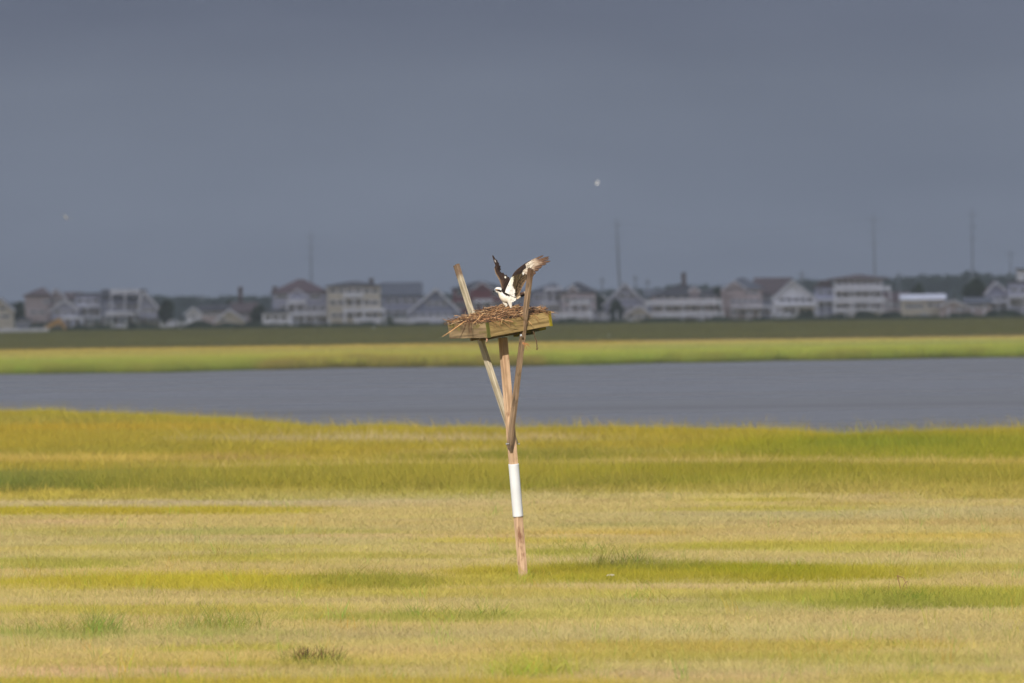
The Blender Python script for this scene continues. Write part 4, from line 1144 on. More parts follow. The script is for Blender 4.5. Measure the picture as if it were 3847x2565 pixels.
def local(px, py, d):
    p = P(px, py, d); return p.x, p.z
HN = [0]
def house(label, x0, x1, eave, ridge, roof, wall, rmat, d=TOWN_D, depth=10, windows=(), balcs=(), chimney=None, stilts=0, wings=(), gcol='white', over=.45, name='shore_house', ridge_x=None, dormer=None, cat='house', door=None):
    """x0,x1: photo columns of the walls; eave/ridge: photo rows; windows: (row, height, n, xa, xb); balcs: (xa, xb, top row, bottom row)"""
    XL, ZE = local(x0, eave, d); XR, _ = local(x1, eave, d); ZR = local((x0 + x1) / 2, ridge, d)[1]
    ZE = local((x0 + x1) / 2, eave, d)[1]
    base = empty(name, ((XL + XR) / 2, d, 0)); tag(base, label, cat, 'houses along the shore')
    z0 = stilts
    w = MB()
    w.box(XL, XR, d, d + depth, z0, ZE)
    if roof == 'gable_front':
        rx = local(ridge_x, ridge, d)[0] if ridge_x else (XL + XR) / 2
        w.add([(XL, d, ZE), (XR, d, ZE), (rx, d, ZR - .12), (XL, d + depth, ZE), (XR, d + depth, ZE), (rx, d + depth, ZR - .12)], [(0, 1, 2), (5, 4, 3), (0, 2, 5, 3), (2, 1, 4, 5)])
    elif roof == 'gable_side':
        w.add([(XL, d, ZE), (XL, d + depth, ZE), (XL, d + depth / 2, ZR - .12), (XR, d, ZE), (XR, d + depth, ZE), (XR, d + depth / 2, ZR - .12)], [(0, 2, 1), (3, 4, 5), (0, 3, 5, 2), (2, 5, 4, 1)])
    for (a, b_, tp) in wings:
        xa, zt = local(a, tp, d); xb, _ = local(b_, tp, d)
        w.box(xa, xb, d - 2.2, d - .003, z0, zt)
    w.build('wall', MT[wall], base, origin=base.location)
    r = MB(); o = over; th = .22
    if roof == 'gable_front':
        for (xe, s) in ((XL, -1), (XR, 1)):
            sl = (ZR - ZE) / abs(rx - xe)
            a = Vector((xe + s * o, 0, ZE - o * sl)); c = Vector((rx, 0, ZR)); nrm_ = Vector((-(c - a).z, 0, (c - a).x)).normalized() * (th if s < 0 else -th)
            y0_, y1_ = d - .6, d + depth + .4
            pts = [a, c, c + nrm_, a + nrm_]
            vs = [(p.x, y0_, p.z) for p in pts] + [(p.x, y1_, p.z) for p in pts]
            r.add(vs, [(0, 1, 2, 3), (7, 6, 5, 4), (0, 4, 5, 1), (1, 5, 6, 2), (2, 6, 7, 3), (3, 7, 4, 0)])
    elif roof == 'gable_side':
        sl = (ZR - ZE) / (depth / 2)
        for (ye, s) in ((d, -1), (d + depth, 1)):
            a = Vector((0, ye + s * o, ZE - o * sl)); c = Vector((0, d + depth / 2, ZR)); nrm_ = Vector((0, -(c - a).z, (c - a).y)).normalized() * (th if s < 0 else -th)
            pts = [a, c, c + nrm_, a + nrm_]
            vs = [(XL - .4, p.y, p.z) for p in pts] + [(XR + .4, p.y, p.z) for p in pts]
            r.add(vs, [(0, 1, 2, 3), (7, 6, 5, 4), (0, 4, 5, 1), (1, 5, 6, 2), (2, 6, 7, 3), (3, 7, 4, 0)])
    elif roof == 'hip':
        rl = max(.5, (XR - XL) - min(depth, (XR - XL)) * .9)
        if ridge_x: cx = local(ridge_x, ridge, d)[0]
        else: cx = (XL + XR) / 2
        a0, a1, b0_, b1_ = XL - o, XR + o, d - o, d + depth + o
        vs = [(a0, b0_, ZE), (a1, b0_, ZE), (a1, b1_, ZE), (a0, b1_, ZE), (a0, b0_, ZE + .2), (a1, b0_, ZE + .2), (a1, b1_, ZE + .2), (a0, b1_, ZE + .2),
              (cx - rl / 2, d + depth / 2, ZR), (cx + rl / 2, d + depth / 2, ZR)]
        r.add(vs, [(3, 2, 1, 0), (0, 1, 5, 4), (1, 2, 6, 5), (2, 3, 7, 6), (3, 0, 4, 7), (4, 5, 9, 8), (5, 6, 9), (6, 7, 8, 9), (7, 4, 8)])
    elif roof == 'flat':
        r.box(XL - .3, XR + .3, d - .5, d + depth + .3, ZE + .003, ZE + .35)
        if ZR > ZE + .5:
            r.box(XL + (XR - XL) * .2, XR - (XR - XL) * .2, d + 1, d + depth - 1, ZE + .353, ZR)
    rf = r.build('roof', MT[rmat], base, origin=base.location)
    if roof == 'gable_front' :       # bargeboard in pale trim
        t_ = MB()
        for (xe, s) in ((XL, -1), (XR, 1)):
            sl = (ZR - ZE) / abs(rx - xe)
            t_.bar((xe + s * o, d - .68, ZE - o * sl - .05), (rx, d - .68, ZR - .02), .34, .1, U=(0, 0, 1))
        t_.build('bargeboard', MT['white'], base, origin=base.location)
    if chimney:
        cxx, ct = chimney; X, Z = local(cxx, ct, d)
        c_ = MB(); zb = ZE + .2; c_.box(X - .45, X + .45, d + depth / 2 - .4, d + depth / 2 + .5, zb, Z); c_.box(X - .55, X + .55, d + depth / 2 - .5, d + depth / 2 + .6, Z + .003, Z + .15)
        c_.build('chimney', MT['rbrown'], rf, origin=rf.location); c = base
        ch = [k for k in rf.children][-1]; ch.location = (0, 0, 0)
        for v in ch.data.vertices: v.co = v.co + Vector(rf.location) - Vector(base.location)
    if dormer:
        (dx0, dx1, dap, dev) = dormer
        xa, zb = local(dx0, dev, d); xb, _ = local(dx1, dev, d); zt = local(dx0, dap, d)[1]
        dm = MB(); xm = (xa + xb) / 2
        dm.box(xa, xb, d - .3, d + depth * .5, zb - 1.6, zb)
        dm.add([(xa, d - .3, zb), (xb, d - .3, zb), (xm, d - .3, zt), (xa, d + depth * .5, zb), (xb, d + depth * .5, zb), (xm, d + depth * .5, zt)], [(0, 1, 2), (5, 4, 3), (0, 2, 5, 3), (2, 1, 4, 5)])
        dmo = dm.build('dormer', MT[wall], base, origin=base.location)
        t_ = MB()
        for (xe, s) in ((xa, -1), (xb, 1)): t_.bar((xe + s * .3, d - .45, zb - .2), (xm, d - .45, zt + .1), .25, .5, U=(0, 0, 1))
        t_.build('bargeboard', MT['white'], base, origin=base.location)
    for (row, hp, n_, xa, xb) in windows:
        for k in range(n_):
            xc = xa + (xb - xa) * (k + .5) / n_
            X, Z = local(xc, row, d); hh = hp * d / FPX / 2; ww = min(1.15, (xb - xa) / n_ * d / FPX * .38)
            yy = d
            for (a, b_, tp) in wings:
                if a < xc < b_ and row > tp: yy = d - 2.2
            f = MB()
            f.box(X - ww - .12, X - ww, yy - .09, yy - .003, Z - hh - .12, Z + hh + .12); f.box(X + ww, X + ww + .12, yy - .09, yy - .003, Z - hh - .12, Z + hh + .12)
            f.box(X - ww, X + ww, yy - .09, yy - .003, Z + hh, Z + hh + .12); f.box(X - ww, X + ww, yy - .09, yy - .003, Z - hh - .12, Z - hh)
            f.box(X - .03, X + .03, yy - .085, yy - .04, Z - hh, Z + hh)
            fo = f.build('window', MT['white'], base, origin=(X, yy, Z))
            p_ = MB(); p_.box(-ww, ww, -.035, -.006, -hh, hh)
            po = p_.build('pane', M_PANE); po.parent = fo
    for (xa, xb, tp, bt) in balcs:
        X0, Z1 = local(xa, (tp), d); X1, _ = local(xb, tp, d); Z1 = local((xa + xb) / 2, tp, d)[1]; Z0 = local((xa + xb) / 2, bt, d)[1]
        f = MB(); ex = 2.4 if not wings else 4.2
        f.box(X0, X1, d - ex, d - .003, Z0, Z0 + .22)
        f.box(X0, X1, d - ex - .05, d - ex + .08, Z1 - .12, Z1)
        for s in (X0, X1 - .1): f.box(s, s + .1, d - ex + .083, d - .003, Z1 - .1, Z1 - .003)
        nb = max(3, int((X1 - X0) / .42))
        for k in range(nb + 1):
            X = X0 + (X1 - X0 - .33) * k / nb
            f.box(X, X + .33, d - ex - .02, d - ex + .05, Z0 + .223, Z1 - .123)
        np_ = max(2, int((X1 - X0) / 3.2))
        for k in range(np_ + 1):
            X = X0 + (X1 - X0 - .25) * k / np_
            f.box(X, X + .25, d - ex + .09, d - ex + .34, 0, Z0 - .003)
        f.build('balcony', MT[gcol], base, origin=base.location)
    if stilts:
        k_ = max(3, int((XR - XL) / 3.2))
        for k in range(k_ + 1):
            for yy in (d + .2, d + depth - .5):
                s_ = MB()
                X = XL + .15 + (XR - XL - .3) * k / k_; s_.box(X - .17, X + .17, yy, yy + .34, 0, z0 - .003)
                s_.build('piling', MT['deck'], base, origin=(X, yy, 0))
    return base

T = TOWN_D
house('cream gabled house cut by the left edge of the picture', -60, 48, 1162, 1118, 'gable_front', 'cream', 'rdark', T - 90, 9, windows=((1158, 10, 1, -10, 25), (1188, 11, 2, -40, 40)), ridge_x=-4)
house('tall tan house with dark hipped roof at the far left', 93, 182, 1112, 1080, 'hip', 'tan', 'rbrown', T + 20, 12, windows=((1135, 10, 1, 160, 182), (1172, 10, 2, 110, 175)), stilts=2.2, ridge_x=158)
house('tan house with front gable behind the low grey gable', 178, 246, 1118, 1088, 'gable_front', 'tan', 'rbrown', T + 24, 12, windows=((1130, 10, 2, 185, 240),), ridge_x=206)
house('low grey gabled house with white balcony beside the yellow canopy', 192, 290, 1162, 1128, 'gable_front', 'lgrey', 'rbrown', T, 10, windows=((1171, 11, 3, 205, 285),), balcs=((232, 310, 1187, 1199),), stilts=2.6)
house('boxy pale grey house with two tiers of white balconies, left town', 283, 378, 1106, 1100, 'flat', 'lgrey', 'rgrey', T + 14, 10, windows=((1130, 13, 3, 286, 374), (1172, 14, 3, 310, 374)), balcs=((280, 380, 1143, 1155), (312, 382, 1186, 1197)), stilts=2.6)
house('dark roofed house with pale roof deck and white lower balcony', 385, 540, 1118, 1090, 'gable_side', 'grey', 'rdark', T + 10, 12, windows=((1150, 12, 4, 395, 530), (1178, 10, 3, 400, 520)), balcs=((415, 525, 1086, 1104), (395, 505, 1168, 1186)), stilts=2.6)
house('grey side house with steep dark roof next to the dark green tree', 522, 590, 1150, 1092, 'gable_front', 'lgrey', 'rdark', T + 4, 11, windows=((1165, 10, 2, 535, 585),), ridge_x=536, stilts=2.6)
house('small rounded white cottage beside the dark tree', 700, 754, 1176, 1154, 'gable_front', 'white', 'rgrey', T - 30, 8, windows=((1190, 8, 1, 715, 740),))
house('long low house with dark roof between white cottage and cream gable', 752, 862, 1168, 1148, 'gable_side', 'pink', 'rdark', T, 10, windows=((1178, 9, 5, 758, 830),), name='shore_house')
house('cream gabled bungalow with brown roof in the low left group', 812, 918, 1200, 1162, 'gable_front', 'cream', 'rbrown', T - 24, 10, windows=((1202, 8, 1, 822, 850),), ridge_x=862)
house('brown roofed house behind the cream gabled bungalow', 868, 962, 1172, 1139, 'gable_side', 'tan', 'rbrown', T + 16, 12, windows=((1182, 9, 2, 900, 950),), chimney=(901, 1080))
house('large grey house with red brown hipped roof and white balconies', 1022, 1228, 1100, 1048, 'hip', 'lgrey', 'rred', T, 14, windows=((1114, 12, 3, 1030, 1215), (1157, 13, 6, 1050, 1225), (1200, 14, 6, 1100, 1225)), balcs=((1078, 1150, 1124, 1142), (1092, 1262, 1170, 1186)), dormer=(1085, 1150, 1088, 1112), chimney=(1030, 1078), ridge_x=1128)
house('low white wing with arched porch beside the red brown roofed house', 985, 1090, 1176, 1160, 'flat', 'white', 'rgrey', T - 26, 8, windows=((1192, 13, 3, 992, 1080),))
house('cream three storey house with flat dark roof left of the nest', 1228, 1428, 1076, 1056, 'hip', 'cream', 'rdark', T - 10, 13, windows=((1092, 14, 6, 1235, 1424), (1136, 15, 6, 1235, 1424), (1184, 14, 6, 1240, 1424)), balcs=((1290, 1366, 1100, 1118), (1295, 1448, 1156, 1172), (1335, 1448, 1192, 1215)), chimney=(1394, 1048))
house('dark grey house with broad roof next to the cream house', 1436, 1580, 1110, 1064, 'gable_side', 'lgrey', 'rgrey', T + 22, 14, windows=((1130, 12, 4, 1445, 1570), (1172, 12, 3, 1445, 1540)), stilts=2.6)
house('grey house with wide gable and white trim left of the platform', 1536, 1724, 1168, 1084, 'gable_front', 'grey', 'rgrey', T - 4, 13, windows=((1140, 12, 3, 1600, 1680), (1182, 12, 6, 1545, 1718)), balcs=((1478, 1730, 1192, 1214),), ridge_x=1638)
house('maroon house with pale windows behind the nest', 1700, 1905, 1086, 1056, 'hip', 'maroon', 'rdark', T + 8, 12, windows=((1100, 18, 3, 1705, 1900), (1145, 18, 4, 1705, 1900)), balcs=((1780, 1850, 1122, 1136),), dormer=(1775, 1848, 1062, 1086), stilts=2.6)
house('grey turreted house just right of the near brace', 2000, 2112, 1096, 1062, 'hip', 'lgrey', 'rgrey', T + 16, 12, windows=((1118, 12, 4, 2005, 2108), (1158, 12, 4, 2005, 2108)), balcs=((2045, 2112, 1078, 1092), (2030, 2100, 1134, 1146)), ridge_x=2080)
house('beige house with domed dark roof right of the near brace', 2112, 2238, 1100, 1060, 'hip', 'tan', 'rdark', T + 4, 12, windows=((1128, 13, 4, 2118, 2232), (1160, 10, 4, 2118, 2232)), balcs=((2140, 2215, 1130, 1144), (2075, 2310, 1172, 1192)), dormer=(2132, 2172, 1074, 1092), ridge_x=2170)
house('grey house with bright white gable peak below the middle pole', 2270, 2432, 1140, 1066, 'gable_front', 'lgrey', 'rdark', T + 18, 12, windows=((1112, 12, 2, 2320, 2390), (1158, 12, 4, 2290, 2425)), ridge_x=2348)
house('small cream cottage with rounded gable in front of the grey houses', 2345, 2450, 1182, 1150, 'gable_front', 'cream', 'tan', T - 40, 9, windows=((1188, 11, 3, 2358, 2440),), ridge_x=2402, over=.2)
house('low pale wall house between the beige house and the cottage', 2230, 2350, 1172, 1164, 'flat', 'lgrey', 'rgrey', T - 30, 8, windows=((1186, 9, 4, 2240, 2340),))
house('wide house with dark hipped roof and two long white balconies', 2450, 2694, 1112, 1068, 'hip', 'tan', 'rdark', T - 2, 14, windows=((1118, 9, 7, 2460, 2690), (1158, 14, 7, 2455, 2692)), balcs=((2424, 2712, 1126, 1146), (2440, 2700, 1170, 1190)), chimney=(2570, 1026), dormer=(2590, 2628, 1078, 1092), ridge_x=2566)
house('grey house with curved hip roof right of the wide balconied house', 2708, 2862, 1086, 1042, 'hip', 'pink', 'rgrey', T + 12, 12, windows=((1098, 10, 4, 2720, 2850), (1132, 12, 5, 2745, 2860), (1172, 13, 5, 2745, 2900)), balcs=((2745, 2900, 1146, 1158),), dormer=(2718, 2800, 1058, 1084), ridge_x=2790)
house('long brown roof house behind the steep white gable', 2840, 2972, 1104, 1046, 'gable_side', 'grey', 'rbrown', T + 24, 14, windows=((1122, 12, 4, 2850, 2960),))
house('white house with steep bright gable, right of centre', 2905, 3062, 1118, 1054, 'gable_front', 'white', 'rgrey', T - 6, 12, windows=((1126, 14, 5, 2925, 3055), (1166, 14, 4, 2940, 3055)), balcs=((2905, 3075, 1140, 1150), (2905, 2965, 1172, 1182)), ridge_x=2976, stilts=2.2)
house('pale blue grey house in the gap behind the white gable', 3062, 3138, 1078, 1052, 'flat', 'lgrey', 'rbrown', T + 20, 10, windows=((1098, 12, 2, 3070, 3130), (1140, 12, 2, 3070, 3130)), balcs=((3060, 3140, 1120, 1132),))
house('large white three storey house with flat brown roof and long balconies', 3136, 3316, 1050, 1030, 'hip', 'white', 'rbrown', T - 8, 13, windows=((1061, 12, 7, 3140, 3310), (1105, 14, 7, 3140, 3312), (1150, 12, 7, 3140, 3312)), balcs=((3130, 3345, 1075, 1093), (3128, 3330, 1118, 1137), (3130, 3320, 1160, 1170)), over=1.4)
house('low reddish house next to the big white balconied house', 3318, 3412, 1128, 1100, 'gable_side', 'tan', 'rred', T + 8, 10, windows=((1145, 10, 3, 3325, 3400),))
house('cream cottage with white porch roof under the distant trees', 3388, 3548, 1126, 1108, 'gable_side', 'cream', 'white', T - 20, 9, windows=((1150, 14, 5, 3400, 3470), (1145, 12, 2, 3480, 3540)), name='shore_house')
house('low rose coloured bungalow with brown roof toward the right', 3530, 3632, 1148, 1128, 'gable_front', 'pink', 'rred', T - 24, 9, windows=((1160, 10, 2, 3590, 3628),))
house('second rose bungalow with grey roof right of the first', 3628, 3722, 1140, 1120, 'gable_side', 'pink', 'rgrey', T - 14, 9, windows=((1150, 9, 4, 3632, 3715),))
house('grey gabled house with red brown roof near the right edge', 3706, 3790, 1098, 1058, 'gable_front', 'lgrey', 'rred', T + 8, 11, windows=((1120, 10, 3, 3715, 3785), (1148, 10, 3, 3715, 3785)), balcs=((3700, 3795, 1128, 1138),), ridge_x=3740)
house('pale house at the right edge with tall white upper storey', 3790, 3900, 1060, 1052, 'flat', 'lgrey', 'rdark', T, 11, windows=((1090, 12, 3, 3795, 3890), (1140, 12, 3, 3795, 3890)), balcs=((3785, 3900, 1108, 1118),))
house('bright white tower room standing out at the right edge', 3822, 3900, 1014, 1006, 'flat', 'white', 'rdark', T + 30, 8, windows=((1040, 12, 2, 3850, 3895),))

house('dim grey house partly hidden behind platform and near brace', 1890, 2004, 1112, 1084, 'hip', 'grey', 'rgrey', T + 50, 12, windows=((1130, 10, 4, 1895, 2000),))
house('dim gable roof in the gap right of the domed roof', 2232, 2290, 1130, 1108, 'gable_front', 'grey', 'rdark', T + 60, 12, windows=((1145, 10, 2, 2236, 2286),))
house('dim grey roof filling the gap left of the wide balconied house', 2425, 2500, 1118, 1092, 'gable_side', 'grey', 'rgrey', T + 60, 12, windows=((1130, 10, 3, 2430, 2480),))
house('dim hip roof between wide balconied house and curved hip roof', 2640, 2735, 1104, 1080, 'hip', 'grey', 'rdark', T + 55, 12, windows=((1118, 10, 3, 2690, 2730),))
house('dim brown roof behind the left boxy grey house', 246, 300, 1122, 1100, 'gable_side', 'grey', 'rbrown', T + 55, 12, windows=((1135, 10, 2, 250, 290),))
house('low dim sheds behind the yellow canopy', 60, 110, 1205, 1192, 'flat', 'grey', 'rgrey', T - 40, 8, windows=((1212, 7, 2, 64, 106),))
def dock(x0, x1, row, d, label):
    X0, Z = local(x0, row, d); X1, _ = local(x1, row, d); Z = max(.7, local((x0 + x1) / 2, row, d)[1])
    e = empty('dock', ((X0 + X1) / 2, d, 0)); tag(e, label, 'dock', 'docks along the shore')
    f = MB(); n_ = int((X1 - X0) / .3)
    for k in range(n_):
        x = X0 + (X1 - X0) * k / n_; f.box(x, x + .27, d - 1.2, d + 1.2, Z, Z + .08)
    f.build('decking', MT['lgrey'], e, origin=e.location)
    for k in range(max(3, int((X1 - X0) / 2.2)) + 1):
        x = X0 + (X1 - X0 - .3) * k / max(3, int((X1 - X0) / 2.2)); f = MB(); f.tube([(x + .15, d - 1.4, 0), (x + .15, d - 1.4, Z + .9)], [.14, .12], n=8)
        f.build('piling', MT['white'], e, origin=(x + .15, d - 1.4, 0))
for (a_, b_, r_, lb) in ((600, 696, 1224, 'dock beside the long low white boat'), (1095, 1240, 1212, 'dock in front of the red brown roofed house'), (1335, 1450, 1206, 'dock in front of the cream three storey house'), (2120, 2320, 1186, 'long dock below the domed roof house'),
                         (2560, 2720, 1186, 'dock below the wide balconied house'), (2760, 2900, 1184, 'dock between the boats by the steep white gable'), (3060, 3180, 1180, 'dock left of the large white house'), (3560, 3700, 1166, 'dock in front of the rose bungalows')):
    dock(a_, b_, r_, T - 66, lb)

# low white bulkhead and docks at the left
def bulkhead(x0, x1, top, d, label, mat='white'):
    b0 = MB(); X0, Z = local(x0, top, d); X1, _ = local(x1, top, d)
    n_ = max(3, int((X1 - X0) / .5))
    for k in range(n_):
        X = X0 + (X1 - X0) * k / n_
        b0.box(X, X + (X1 - X0) / n_ - .04, d, d + .12, 0, Z + .12 * math.sin(k * 1.7))
    b0.box(X0, X1, d - .1, d - .003, Z * .7, Z * .7 + .2)
    tag(b0.build('bulkhead', MT[mat], origin=(X0, d, 0)), label, 'bulkhead')
bulkhead(-60, 184, 1236, T - 200, 'low white bulkhead along the far left shore')
bulkhead(1480, 1740, 1210, T - 60, 'pale bulkhead in front of the wide grey gable', 'lgrey')
# yellow canopy
c = P(205, 1235, T - 120); c.z = 0
CAN = empty('canopy', c); tag(CAN, 'orange yellow slanting canopy beside the left bulkhead', 'canopy')
f = MB(); X0 = local(164, 1230, T - 120); X1 = local(222, 1194, T - 120); X2 = local(246, 1228, T - 120); y = T - 120
f.add([(X0[0], y, X0[1]), (X1[0], y + .5, X1[1]), (X2[0], y, X2[1]), (X0[0], y + 3, X0[1]), (X1[0], y + 2.5, X1[1]), (X2[0], y + 3, X2[1]),
       (X0[0], y, X0[1] - .7), (X2[0], y, X2[1] - .7), (X1[0], y + .5, X1[1] - 1.1)], [(0, 1, 4, 3), (1, 2, 5, 4), (0, 6, 8, 1), (1, 8, 7, 2)])
f.build('awning', m_paint('yellow_canvas', (.62, .34, .07)), CAN, origin=c)
f = MB()
for X in (X0[0] + .2, X1[0], X2[0] - .2): f.box(X - .06, X + .06, y + .6, y + .72, 0, 1.6)
f.build('pole', MT['deck'], CAN, origin=c)
# boats
def boat(x0, x1, top, d, label, cabin=True, hull=None):
    a, Z = local(x0, top, d); b_, _ = local(x1, top, d); ln = b_ - a; cx = (a + b_) / 2
    e = empty('moored_boat', (cx, d, .25)); tag(e, label, 'boat', 'boats moored in front of the town')
    h = MB(); vs = []; st_ = 9; H = ln * .20
    for i in range(st_):
        t = i / (st_ - 1); w_ = ln * .16 * math.sqrt(max(.02, 1 - max(0, (t - .35) / .65) ** 2.2)); sh = H * (1 + .35 * t * t); x = a + ln * t
        vs += [(x, d - w_, .3 + sh), (x, d - w_ * .75, .3 + sh * .35), (x + (0 if t < .9 else -.1), d, .25), (x, d + w_ * .75, .3 + sh * .35), (x, d + w_, .3 + sh)]
    fs = [(i * 5 + k, (i + 1) * 5 + k, (i + 1) * 5 + k + 1, i * 5 + k + 1) for i in range(st_ - 1) for k in range(4)] + [(0, 1, 2, 3, 4)] + [(i * 5 + 4, (i + 1) * 5 + 4, (i + 1) * 5, i * 5) for i in range(st_ - 1)]
    h.add(vs, fs); h.build('hull', MT[hull or 'white'], e, origin=e.location)
    if cabin:
        k = MB(); z0 = .3 + H * 1.05
        k.box(a + ln * .35, a + ln * .7, d - ln * .09, d + ln * .09, z0, z0 + ln * .12); k.box(a + ln * .30, a + ln * .68, d - ln * .1, d + ln * .1, z0 + ln * .12 + .003, z0 + ln * .14)
        k.build('cabin', MT['white'], e, origin=e.location)
        w_ = MB(); w_.box(a + ln * .38, a + ln * .66, d - ln * .09 - .03, d - ln * .09 - .003, z0 + ln * .05, z0 + ln * .10); w_.build('windscreen', M_PANE, e, origin=e.location)
boat(322, 362, 1225, T - 70, 'small white boat below the boxy pale grey house')
boat(408, 478, 1205, T - 60, 'larger white boat under the dark roofed house')
boat(520, 566, 1222, T - 70, 'white boat between the dark roofed house and the tree')
boat(600, 696, 1210, T - 80, 'long low white boat right of the dark tree', cabin=True)
boat(2608, 2652, 1180, T - 60, 'white boat below the wide balconied house')
boat(2735, 2765, 1165, T - 50, 'short white boat under the curved hip roof house')
boat(2902, 2985, 1180, T - 60, 'white boat below the steep white gable')
boat(1500, 1560, 1196, T - 68, 'white boat left of the platform corner')
boat(2330, 2380, 1190, T - 70, 'white boat in front of the small cream cottage')
boat(3080, 3120, 1176, T - 62, 'white boat left of the large white house dock')
boat(3440, 3500, 1172, T - 60, 'white boat below the cream cottage with porch')
boat(3730, 3780, 1160, T - 60, 'white boat near the right edge')
boat(205, 250, 1232, T - 66, 'white boat right of the low bulkhead')
boat(570, 594, 1215, T - 64, 'small rust coloured boat just left of the dark tree', cabin=False, hull='rred')

# trees and shrubs
def leaf_cloud(mb, c, rx, ry, rz, n, s, rnd):
    for _ in range(n):
        while True:
            p = Vector((rnd.uniform(-1, 1), rnd.uniform(-1, 1), rnd.uniform(-1, 1)))
            if .35 < p.length < 1: break
        p = Vector((p.x * rx, p.y * ry, p.z * rz)) + c
        a = Vector((rnd.gauss(0, 1), rnd.gauss(0, 1), rnd.gauss(0, 1))).normalized(); b_ = a.orthogonal().normalized(); c2 = a.cross(b_)
        k = s * rnd.uniform(.6, 1.3)
        mb.add([p + b_ * k, p + c2 * k * .7, p - b_ * k, p - c2 * k * .7], [(0, 1, 2, 3)])
def tree(x0, x1, top, d, label, mi, seed, lobes=7, shrub=False):
    rnd = random.Random(seed)
    a, ZT = local(x0, top, d); b_, _ = local(x1, top, d); w = (b_ - a) / 2; cx = (a + b_) / 2
    ZT = local((x0 + x1) / 2, top, d)[1]
    e = empty('shrub' if shrub else 'tree', (cx, d, 0)); tag(e, label, 'shrub' if shrub else 'tree', 'shrubs at the foot of the houses' if shrub else 'trees among the houses')
    cr = MB(); h0 = .1 if shrub else ZT * .25
    for k in range(lobes):
        f = rnd.uniform(-1, 1); zz = h0 + (ZT - h0) * (.35 + .45 * (1 - f * f) * rnd.uniform(.7, 1.1))
        leaf_cloud(cr, Vector((cx + f * w * .65, d + rnd.uniform(-1, 1) * w * .5, zz)), w * .42, w * .42, (ZT - h0) * .26, 190, .28, rnd)
    leaf_cloud(cr, Vector((cx, d, (ZT + h0) / 2)), w * .7, w * .6, (ZT - h0) * .5, 700, .32, rnd)
    cr.build('crown', FOLI[mi], e, origin=e.location)
    tk = MB(); tk.tube([(cx, d, 0), (cx + .1, d, ZT * .3), (cx - .1, d, ZT * .6)], [.25 if not shrub else .06, .18 if not shrub else .05, .06 if not shrub else .02], n=7)
    if not shrub:
        for q in range(4):
            an = rnd.uniform(0, 6.28); tk.tube([(cx, d, ZT * .3), (cx + math.cos(an) * w * .5, d + math.sin(an) * w * .5, ZT * .6)], [.12, .04], n=5)
    tk.build('trunk', M_TRUNK, e, origin=e.location)
tree(588, 662, 1126, T + 8, 'dark green tree right of the steep roofed grey house', 0, 1)
tree(940, 1004, 1146, T + 6, 'dark tree left of the red brown roofed house', 0, 2)
tree(840, 880, 1132, T + 30, 'dark tree top rising behind the long low house', 0, 3)
tree(3418, 3480, 1068, T + 20, 'dark rounded tree above the cream cottage', 0, 4)
tree(3606, 3716, 1052, T + 24, 'large dark tree left of the red brown gabled house', 0, 5, lobes=10)
tree(2220, 2285, 1110, T + 34, 'dim tree between the domed roof and the white peak', 0, 6)
tree(2660, 2730, 1078, T + 40, 'dim tree behind the right end of the wide house', 0, 7)
tree(50, 96, 1132, T + 60, 'dim tree between the cream gable and tall tan house', 0, 8)
SH = [(100, 180, 1222, 'low shrub under the tall tan house'), (270, 330, 1222, 'low shrub below the boxy grey house'), (470, 520, 1215, 'dark shrub between two moored boats'), (700, 800, 1205, 'wide shrub below the white cottage'), (800, 905, 1214, 'wide shrub below the cream bungalow'),
      (905, 1000, 1208, 'shrub left of the arched white wing'), (1090, 1200, 1222, 'shrub under the red brown roofed house'), (1200, 1300, 1216, 'shrub at the left foot of the cream three storey house'), (1300, 1380, 1220, 'shrub at the right foot of the cream three storey house'), (1428, 1480, 1200, 'shrub below the dark grey broad roof'),
      (1740, 1800, 1208, 'shrub behind the left corner of the platform'), (2080, 2200, 1196, 'wide shrub below the domed roof house'), (2280, 2345, 1128, 'dark shrub mass under the white gable peak'), (2450, 2560, 1194, 'shrub at the left foot of the wide balconied house'), (2660, 2740, 1192, 'shrub at the right foot of the wide balconied house'),
      (2990, 3070, 1168, 'dark shrub right of the boat by the white gable'), (3110, 3200, 1178, 'shrub at the left foot of the large white house'), (3200, 3300, 1168, 'tall shrub before the large white house'), (3300, 3400, 1172, 'shrub before the low reddish house'), (3540, 3640, 1178, 'shrub before the first rose bungalow'), (3690, 3850, 1164, 'wide shrub near the right edge')]
for i, (a, b_, tp, lb) in enumerate(SH):
    tree(a, b_, tp, T - 42 - (i % 3) * 3, lb, i % 2, 100 + i, lobes=6, shrub=True)

# marsh-edge scrub in front of the town, uncountable
rnd = random.Random(8); sc_ = MB()
for i in range(5200):
    px = rnd.uniform(-400, 4250); d = T - 55 - rnd.uniform(0, 60); x = gx(px, d)
    hgt = .7 + .9 * max(0, noise.noise((px * .012, 1, 2)) + .25) + rnd.uniform(-.2, .3)
    leaf_cloud(sc_, Vector((x, d, hgt * .5)), .6, .6, max(.25, hgt * .5), 4, .3, rnd)
tag(sc_.build('marsh_scrub', FOLI[1]), 'dark low scrub along the foot of the shore town', 'scrub', kind='stuff')

